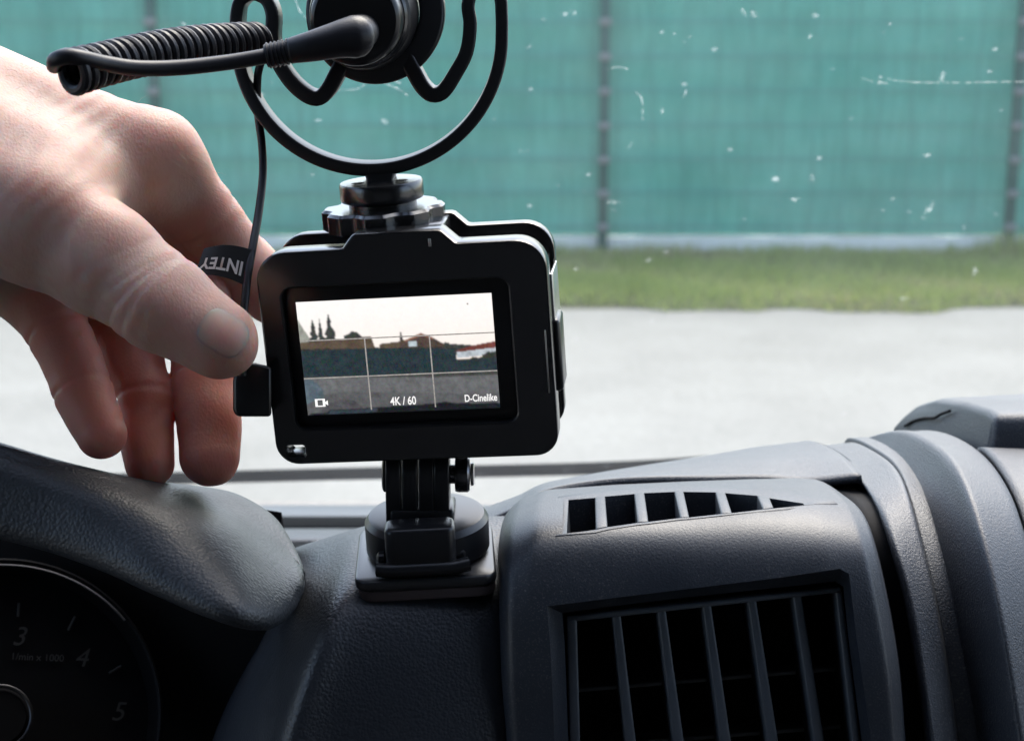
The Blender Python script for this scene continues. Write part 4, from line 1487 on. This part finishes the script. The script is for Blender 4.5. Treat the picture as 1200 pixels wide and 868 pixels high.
for y, w in ((196, 24), (200, 21), (205, 17.5), (212, 15.5), (224, 15), (240, 15)):
    c = P(446 if y > 204 else 442, y, DS)
    s = DS / F
    stem.append([c + VRT * (w * s * a) + VFW * (0.0045 * b) for a, b in ((-1, -1), (1, -1), (1, 1), (-1, 1))])
MB().rings(stem).build('stem', M['ring'], sm, bevel=0.0008)
LUP = (LM.to_3x3() @ Vector((0, 1, 0))).normalized()
wc = P(450, 252, DS)
n8 = []
N_ = 128
for k in range(N_):
    t = 2 * math.pi * k / N_
    c8 = math.cos(8 * t + 0.6)
    n8.append(0.0178 * (1 - 0.11 * max(0, -c8) ** 0.7))
uX = (VRT - LUP * VRT.dot(LUP)).normalized()
uY = LUP.cross(uX)


def lobes(z, grow):
    return [wc + LUP * z + uX * ((r + grow) * math.cos(2 * math.pi * k / N_)) + uY * ((r + grow) * math.sin(2 * math.pi * k / N_)) for k, r in enumerate(n8)]


MB().rings([lobes(-0.0036, -0.0012), lobes(-0.0028, 0), lobes(0.0020, 0), lobes(0.0028, -0.0009)]).build('thumbwheel', M['alu'], sm, sharp=40)
disc = MB().lathe(wc + LUP * 0.0028, LUP, [(0.0098, 0), (0.0098, 0.0012), (0.0118, 0.0020), (0.0121, 0.0028), (0.0121, 0.0066), (0.0117, 0.0072), (0.0005, 0.0073)], 64).build('upper_disc', M['alu'], sm, sharp=40)
for s in (-1, 1):
    c = wc + LUP * 0.0102 + uX * (0.0062 * s) - uY * 0.004
    MB().lathe(c, LUP, [(0.0019, 0), (0.0019, 0.0002), (0.0013, 0.0003), (0.0004, 0.0003)], 6).build('screw', M['chrome'], disc)
MB().lathe(wc - LUP * 0.0055, LUP, [(0.0105, 0), (0.0105, 0.0022)], 40).build('foot', M['alu'], sm)
MB().lathe(wc - LUP * 0.0085, LUP, [(0.0125, 0), (0.0125, 0.0012), (0.0105, 0.0032)], 40).build('foot', M['alu'], sm)

mic = thing('microphone', 'black round microphone seen end-on inside the ring mount', 'microphone', P(416, 24, .43))
b0 = P(416, 24, .433)
MB().lathe(b0, axis_m, [(0.0005, -0.0002), (0.0110, 0), (0.0118, 0.0006), (0.0122, 0.0016), (0.0124, 0.012)], 64).build('body', M['gloss'], mic)
MB().lathe(b0, axis_m, [(0.0127, 0.0118), (0.0134, 0.0124), (0.0134, 0.0150), (0.0130, 0.0156)], 64).build('collar', M['alu'], mic)
MB().lathe(b0, axis_m, [(0.0126, 0.0154), (0.0140, 0.0165), (0.0152, 0.026), (0.0152, 0.060), (0.0125, 0.075), (0.005, 0.082), (0.0005, 0.083)], 64).build('barrel', M['ring'], mic)

# ------------------------------------------------------------------ coiled cable
cb = thing('coiled_cable', 'black coiled cable from the microphone down to the camera', 'cable', P(287, 350, .452))
# plug and strain relief
pl = catmull([P(428, 42, .4235), P(418, 43, .4215), P(400, 46, .4200), P(368, 54, .4190), P(340, 60, .4195)], 40)
pr = np.interp(np.linspace(0, 1, 40), [0, .03, .07, .14, .25, .5, 1], [.0012, .0034, .0046, .0054, .0055, .0046, .0033])
MB().tube(pl, list(pr), 20).build('plug', M['rubber'], cb, sharp=0)
MB().lathe(P(420, 40, .4225), axis_m, [(0.0040, 0), (0.0046, 0.002), (0.0046, 0.014)], 32).build('plug_head', M['rubber'], cb)
srp = catmull([P(342, 59.5, .4195), P(328, 63, .4198), P(312, 66, .42)], 26)
MB().tube(srp, [0.0030 + (0.0004 if (k // 2) % 2 else 0) for k in range(26)], 16).build('strain_relief', M['rubber'], cb)
A, B = P(80, 86, .3985), P(306, 48, .458)
axc = (B - A).normalized()
u1 = (VUP - axc * VUP.dot(axc)).normalized()
u2 = axc.cross(u1)
turns, nseg = 25, 25 * 22
cpts = []
sag = lambda t: -0.0016 * math.sin(math.pi * t)
for k in range(nseg + 1):
    t = k / nseg
    a = 2 * math.pi * turns * t - math.pi * 0.35
    r = 0.0040 + 0.0003 * math.sin(t * 3.1) + 0.0008 * math.exp(-t * 9)
    cpts.append(A + (B - A) * t + u1 * (r * math.cos(a) - sag(t)) + u2 * (r * math.sin(a)))
MB().tube(cpts, 0.00142, 10, up=None).build('coil', M['rubber'], cb)
lead = catmull([P(318, 65, .4195), P(270, 73, .417), P(210, 79.5, .412), P(160, 80, .4065), P(125, 75, .4015), P(98, 69, .3965), P(80, 66.5, .3945), P(66, 70, .3955), cpts[0]], 90)
MB().tube(lead, 0.00200, 14).build('lead', M['rubber'], cb)
tail = catmull([cpts[-1], P(307, 62, .463), P(302, 90, .466), P(302, 130, .468), P(307, 170, .468), P(308, 205, .467), P(303, 250, .462), P(296, 290, .456), P(290, 325, .452), P(286, 365, .449), P(283, 400, .449), P(284, 440, .451)], 120)
MB().tube(tail, 0.00118, 12).build('lead', M['rubber'], cb)
plugm = [(277, 425), (300, 425), (318, 430), (318, 488), (278, 488), (273, 482), (273, 446)]
a = [P(x, y, .4515) for x, y in plugm]
b = [P(x, y, .466) for x, y in plugm]
MB().rings([a, b]).build('camera_plug', M['gloss'], cb, bevel=0.0010)
# flag label on the lead
TL, TR, BR_, BL_ = P(239, 291, .4535), P(299, 294, .4545), P(292, 337, .4515), P(228, 322, .4505)
v, f = [], []
nxl, nyl = 16, 6
for s in (0, 1):
    for i in range(nxl + 1):
        for j in range(nyl + 1):
            u, w = i / nxl, j / nyl
            p = (TL * (1 - u) + TR * u) * (1 - w) + (BL_ * (1 - u) + BR_ * u) * w
            bow = math.sin(math.pi * u) * 0.0012
            v.append(p + VUP * bow - VFW * (bow * 0.8) + VFW * (0.0006 * s))
n1 = (nxl + 1) * (nyl + 1)
for i in range(nxl):
    for j in range(nyl):
        q = i * (nyl + 1) + j
        f.append((q, q + 1, q + nyl + 2, q + nyl + 1))
        f.append((q + n1, q + nyl + 1 + n1, q + nyl + 2 + n1, q + 1 + n1))
tag_o = MB().add(v, f).build('cable_tag', M['ring'], cb)
tm = text_mesh('INTEY', 0.0066, 0.0, bold=0.00016)
co = np.array([vv.co[:] for vv in tm.vertices])
x0, x1 = co[:, 0].min(), co[:, 0].max()
y0, y1 = co[:, 1].min(), co[:, 1].max()
for vv in tm.vertices:
    s = (vv.co.x - x0) / (x1 - x0)
    t = (vv.co.y - y0) / (y1 - y0)
    u = 0.83 - 0.80 * s                       # reads upside down
    w = 0.40 + 0.40 * t
    p = (TL * (1 - u) + TR * u) * (1 - w) + (BL_ * (1 - u) + BR_ * u) * w
    bow = math.sin(math.pi * u) * 0.0012
    vv.co = p + VUP * bow - VFW * (bow * 0.8 + 0.00025)
link('tag_print', tm, M['white'], tag_o, smooth=False)

# ------------------------------------------------------------------ the hand: one continuous skin from a distance field
def cs(px, py, d):
    return np.array([(px - CX) / F * d, (CY - py) / F * d, -d]) * 1000.0


def cone(G, a, b, ra, rb, bulge=0.0):
    ba = b - a
    l2 = ba @ ba
    px = G - a
    h = np.clip((px @ ba) / l2, 0, 1)
    d = np.sqrt(((px - h[..., None] * ba) ** 2).sum(-1))
    hs = h * h * (3 - 2 * h) * 0.3 + h * 0.7
    return d - (ra + (rb - ra) * hs + bulge * np.sin(np.pi * h))


def smin(a, b, k):
    h = np.clip(0.5 + 0.5 * (b - a) / k, 0, 1)
    return b * (1 - h) + a * h - k * h * (1 - h)


HAND = dict(
    palm=[((-480, 250, .42), (-150, 150, .460), 36, 30), ((-150, 112, .468), (182, 183, .4765), 27, 13.0), ((-150, 165, .474), (150, 240, .484), 26, 13), ((-150, 205, .476), (95, 300, .486), 25, 13),
          ((-150, 225, .472), (44, 330, .482), 24, 12), ((-60, 180, .466), (60, 250, .468), 25, 17), ((-150, 165, .462), (45, 205, .4615), 29, 19.5), ((60, 220, .463), (166, 205, .4715), 16, 11)],
    thumb=[((-120, 185, .457), (50, 256, .4455), 24, 18.0), ((50, 256, .4455), (120, 304, .4415), 18.0, 14.8), ((120, 304, .4415), (187, 355, .4365), 14.8, 12.7), ((187, 355, .4365), (256, 397, .4340), 12.7, 10.7)],
    index=[((180, 183, .4765), (236, 254, .490), 12.8, 10.6), ((236, 254, .490), (276, 308, .503), 10.6, 10.0), ((276, 308, .503), (322, 345, .514), 10.0, 9.2), ((322, 345, .514), (372, 362, .512), 9.2, 8.0)],
    middle=[((150, 240, .486), (226, 330, .500), 12.5, 10.3), ((226, 330, .500), (239, 440, .484), 10.3, 9.4), ((239, 440, .484), (246, 534, .474), 9.3, 8.9)],
    ring=[((95, 300, .486), (146, 384, .490), 12.5, 9.4), ((146, 384, .490), (171, 464, .480), 9.3, 8.0), ((171, 464, .480), (175, 543, .472), 8.0, 7.3)],
    pinky=[((44, 330, .482), (70, 390, .474), 12, 8.8), ((70, 390, .474), (97, 456, .466), 8.8, 8.0), ((97, 456, .466), (118, 510, .460), 8.0, 7.3)])
VOX = 0.6
pts = []
for k, segs in HAND.items():
    for a, b, ra, rb in segs:
        pts += [cs(*a) - ra - 4, cs(*a) + ra + 4, cs(*b) - rb - 4, cs(*b) + rb + 4]
lo_, hi_ = np.min(pts, 0), np.max(pts, 0)
dims = np.ceil((hi_ - lo_) / VOX).astype(int) + 1
axs = [lo_[i] + VOX * np.arange(dims[i]) for i in range(3)]


def field(lo_i, hi_i):
    G = np.stack(np.meshgrid(*[axs[i][lo_i[i]:hi_i[i]] for i in range(3)], indexing='ij'), -1).astype(np.float32)

    def chain(segs, k, bulge=0.0):
        d = None
        for a, b, ra, rb in segs:
            c = cone(G, cs(*a).astype(np.float32), cs(*b).astype(np.float32), ra, rb, bulge)
            d = c if d is None else smin(d, c, k)
        return d
    palm = chain(HAND['palm'], 9.0)
    tot = palm.copy()
    th = chain(HAND['thumb'], 4.0)
    # creases over the thumb joint, and a faint one near the tip

    def groove(d, p, q, depth, width, skew):
        p, q = cs(*p), cs(*q)
        ax_ = (q - p) / np.linalg.norm(q - p)
        ax_ = ax_ + skew * np.array([ax_[1], -ax_[0], 0])
        s = (G - p.astype(np.float32)) @ ax_.astype(np.float32)
        return d + depth * np.exp(-(s / width) ** 2)
    for off, dep, sk in ((-0.9, .42, .25), (2.6, .30, .10), (-4.6, .22, .4), (-14, .12, .5), (7.5, .10, .0)):
        p = np.array((176, 346, .437)) + off * np.array((3.3, 2.3, 0))
        th = groove(th, tuple(p), (256, 397, .434), dep, .8, sk)
    tot = np.minimum(tot, smin(palm, th, 14.0))
    for nme, k in (('index', 7.0), ('middle', 6.0), ('ring', 6.0), ('pinky', 6.0)):
        fg = chain(HAND[nme], 3.0, 0.55)
        j = HAND[nme]
        for (a, b, ra, rb) in j[1:3]:
            for off in (-.8, .9):
                fg = groove(fg, tuple(np.array(a) + off * (np.array(b) - np.array(a)) * 0.02), b, .32, .8, .05 * off)
        tot = np.minimum(tot, smin(palm, fg, k))
    # soft muscle and tendon relief, finer skin folds
    rel = 0.10 * np.sin(G[..., 0] * 0.9 - G[..., 1] * 0.55 + 2 * np.sin(G[..., 1] * 0.21)) * np.clip(np.sin(G[..., 0] * 0.13 + G[..., 1] * 0.09 + G[..., 2] * 0.1), 0, 1)
    rel += 0.55 * np.sin(G[..., 0] * 0.11 + G[..., 1] * 0.17) * np.sin(G[..., 1] * 0.10 - G[..., 2] * 0.13 + 1.0)
    return tot + rel


BS = 20
SD = np.full(dims, 9.0, np.float32)
# coarse pass picks the blocks the skin runs through
full = axs
axs = [a[BS // 2::BS] if len(a) > BS // 2 else a[:1] for a in full]
cd = field((0, 0, 0), tuple(len(a) for a in axs))
axs = full
reach = BS * VOX * 0.5 * 1.74 + 5.0
nb = [int(math.ceil(d / BS)) for d in dims]
for i in range(nb[0]):
    for j in range(nb[1]):
        for k in range(nb[2]):
            ci = (min(i, cd.shape[0] - 1), min(j, cd.shape[1] - 1), min(k, cd.shape[2] - 1))
            l = (i * BS, j * BS, k * BS)
            h = tuple(min(l[q] + BS, dims[q]) for q in range(3))
            edge = ci != (i, j, k)
            if not edge and abs(cd[ci]) > reach:
                SD[l[0]:h[0], l[1]:h[1], l[2]:h[2]] = 9.0 if cd[ci] > 0 else -9.0
            else:
                SD[l[0]:h[0], l[1]:h[1], l[2]:h[2]] = field(l, h)


def surface_nets(S):
    ins = S < 0
    n = np.array(S.shape)
    c = ins[:-1, :-1, :-1].astype(np.int8)
    cnt = np.zeros(n - 1, np.int8)
    for dx in (0, 1):
        for dy in (0, 1):
            for dz in (0, 1):
                cnt += ins[dx:n[0] - 1 + dx, dy:n[1] - 1 + dy, dz:n[2] - 1 + dz]
    act = (cnt > 0) & (cnt < 8)
    ci = np.argwhere(act)
    idx = -np.ones(n - 1, np.int64)
    idx[act] = np.arange(len(ci))
    acc = np.zeros((len(ci), 3))
    num = np.zeros(len(ci))
    corners = [(dx, dy, dz) for dx in (0, 1) for dy in (0, 1) for dz in (0, 1)]
    for a in corners:
        for ax_ in range(3):
            if a[ax_] == 0:
                b = list(a)
                b[ax_] = 1
                va = S[ci[:, 0] + a[0], ci[:, 1] + a[1], ci[:, 2] + a[2]]
                vb = S[ci[:, 0] + b[0], ci[:, 1] + b[1], ci[:, 2] + b[2]]
                m = (va < 0) != (vb < 0)
                t = np.where(m, va / np.where(m, va - vb, 1), 0)
                p = np.array(a, float)[None] + np.zeros((len(ci), 3))
                p[:, ax_] += t
                acc[m] += p[m]
                num[m] += 1
    V = ci + acc / num[:, None]
    Fs = []
    for ax_ in range(3):
        o1, o2 = [(1, 2), (2, 0), (0, 1)][ax_]
        sl0 = [slice(1, -1)] * 3
        sl1 = [slice(1, -1)] * 3
        sl0[ax_] = slice(0, n[ax_] - 1)
        sl1[ax_] = slice(1, n[ax_])
        A_, B_ = ins[tuple(sl0)], ins[tuple(sl1)]
        e = np.argwhere(A_ != B_)
        st = np.array([1, 1, 1])
        st[ax_] = 0
        e = e + st
        e1, e2 = np.eye(3, dtype=int)[o1], np.eye(3, dtype=int)[o2]
        q = np.stack([idx[tuple((e - e1 - e2).T)], idx[tuple((e - e2).T)], idx[tuple(e.T)], idx[tuple((e - e1).T)]], 1)
        flip = ins[tuple(e.T)]
        q[~flip] = q[~flip][:, ::-1]
        Fs.append(q)
    return V, np.concatenate(Fs)


HV, HF = surface_nets(SD)
HV = lo_ + HV * VOX
HF = HF[(HF >= 0).all(1)][:, ::-1]
CM = np.array(CAMM)
HW = (HV / 1000.0) @ CM[:3, :3].T + CM[:3, 3]
hand = thing('hand', 'bare hand reaching in, thumb pressing the plug beside the camera', 'hand', P(60, 260, .46))
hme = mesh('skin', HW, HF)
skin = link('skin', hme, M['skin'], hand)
# ruddier skin and backlit red glow painted on the lower fingers and thumb web
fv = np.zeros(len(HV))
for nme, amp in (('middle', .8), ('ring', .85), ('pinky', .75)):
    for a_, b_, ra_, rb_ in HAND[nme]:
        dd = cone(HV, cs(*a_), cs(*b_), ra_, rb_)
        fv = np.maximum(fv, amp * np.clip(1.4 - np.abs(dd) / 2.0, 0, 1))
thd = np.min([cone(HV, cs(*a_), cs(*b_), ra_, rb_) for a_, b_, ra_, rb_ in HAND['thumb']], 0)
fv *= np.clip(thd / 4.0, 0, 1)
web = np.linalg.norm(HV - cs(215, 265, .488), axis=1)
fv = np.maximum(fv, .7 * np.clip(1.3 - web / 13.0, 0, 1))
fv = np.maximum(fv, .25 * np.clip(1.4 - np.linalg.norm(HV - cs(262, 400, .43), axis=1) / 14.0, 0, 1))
hme.attributes.new('flush_glow', 'FLOAT', 'POINT').data.foreach_set('value', fv.astype(np.float32))
sm_ = skin.modifiers.new('smooth', 'SMOOTH')
sm_.factor = 0.5
sm_.iterations = 4
# thumb nail: a plate lying on the thumb tip
bvh_h = BVHTree.FromPolygons([tuple(p) for p in HW], [tuple(q) for q in HF])
tdir = np.array((256 - 187, 397 - 354), float)
tdir /= np.linalg.norm(tdir)
tno = np.array((tdir[1], -tdir[0]))
nc = np.array((262, 391))
v, f = [], []
nu, nv = 18, 14
for i in range(nu + 1):
    for j in range(nv + 1):
        a, b = i / nu * 2 - 1, j / nv * 2 - 1
        # squircle outline, rounder towards the tip
        ex = 1 - 0.30 * (abs(b) ** 3.0) * (1 if a < 0 else 1.25) * abs(a)
        ey = 1 - 0.22 * (abs(a) ** 4.0) * (1.4 if a > 0 else 1)
        p = nc + tdir * (a * 33 * ex) + tno * (b * 27 * ey)
        q, nr = hit(bvh_h, *p)
        e = max(abs(a), abs(b))
        v.append(q + nr * (0.00014 if e < .93 else -0.0003))
for i in range(nu):
    for j in range(nv):
        q = i * (nv + 1) + j
        f.append((q, q + 1, q + nv + 2, q + nv + 1))
nl = MB().add(v, f).build('thumbnail', M['nail'], hand, sharp=0)
nm = nl.modifiers.new('smooth', 'SMOOTH')
nm.factor = 0.5
nm.iterations = 4

# fine hairs along the back of the hand and first finger
rh = random.Random(11)
hm = MB()
for k in range(330):
    if k % 3:
        t = rh.random()
        px_, py_ = 215 + 70 * t + rh.uniform(-26, 12), 165 + 85 * t + rh.uniform(-8, 26)
    else:
        px_, py_ = rh.uniform(0, 200), rh.uniform(70, 170)
    q, i_, d_ = None, None, None
    loc, nr, i_, d_ = bvh_h.ray_cast(Vector((0, 0, CAMZ)), ray(px_, py_))
    if loc is None:
        continue
    if nr.dot(ray(px_, py_)) > 0:
        nr = -nr
    dr = (VRT * 0.75 - VUP * 0.75 + nr * rh.uniform(.35, .9) + Vector((rh.gauss(0, .25), rh.gauss(0, .25), rh.gauss(0, .25)))).normalized()
    ln_ = rh.uniform(.002, .0055)
    hm.tube([loc - nr * .0003, loc + dr * ln_ * .5 + nr * .0002, loc + dr * ln_ - nr * .0004], [.00003, .000025, .00001], 3)
hr = hm.build('hair', M['hair'], hand, sharp=0)
hr['kind'] = 'stuff'

for o in list(bpy.data.objects):
    if '_w' in o:
        del o['_w']
    if '_off' in o:
        del o['_off']
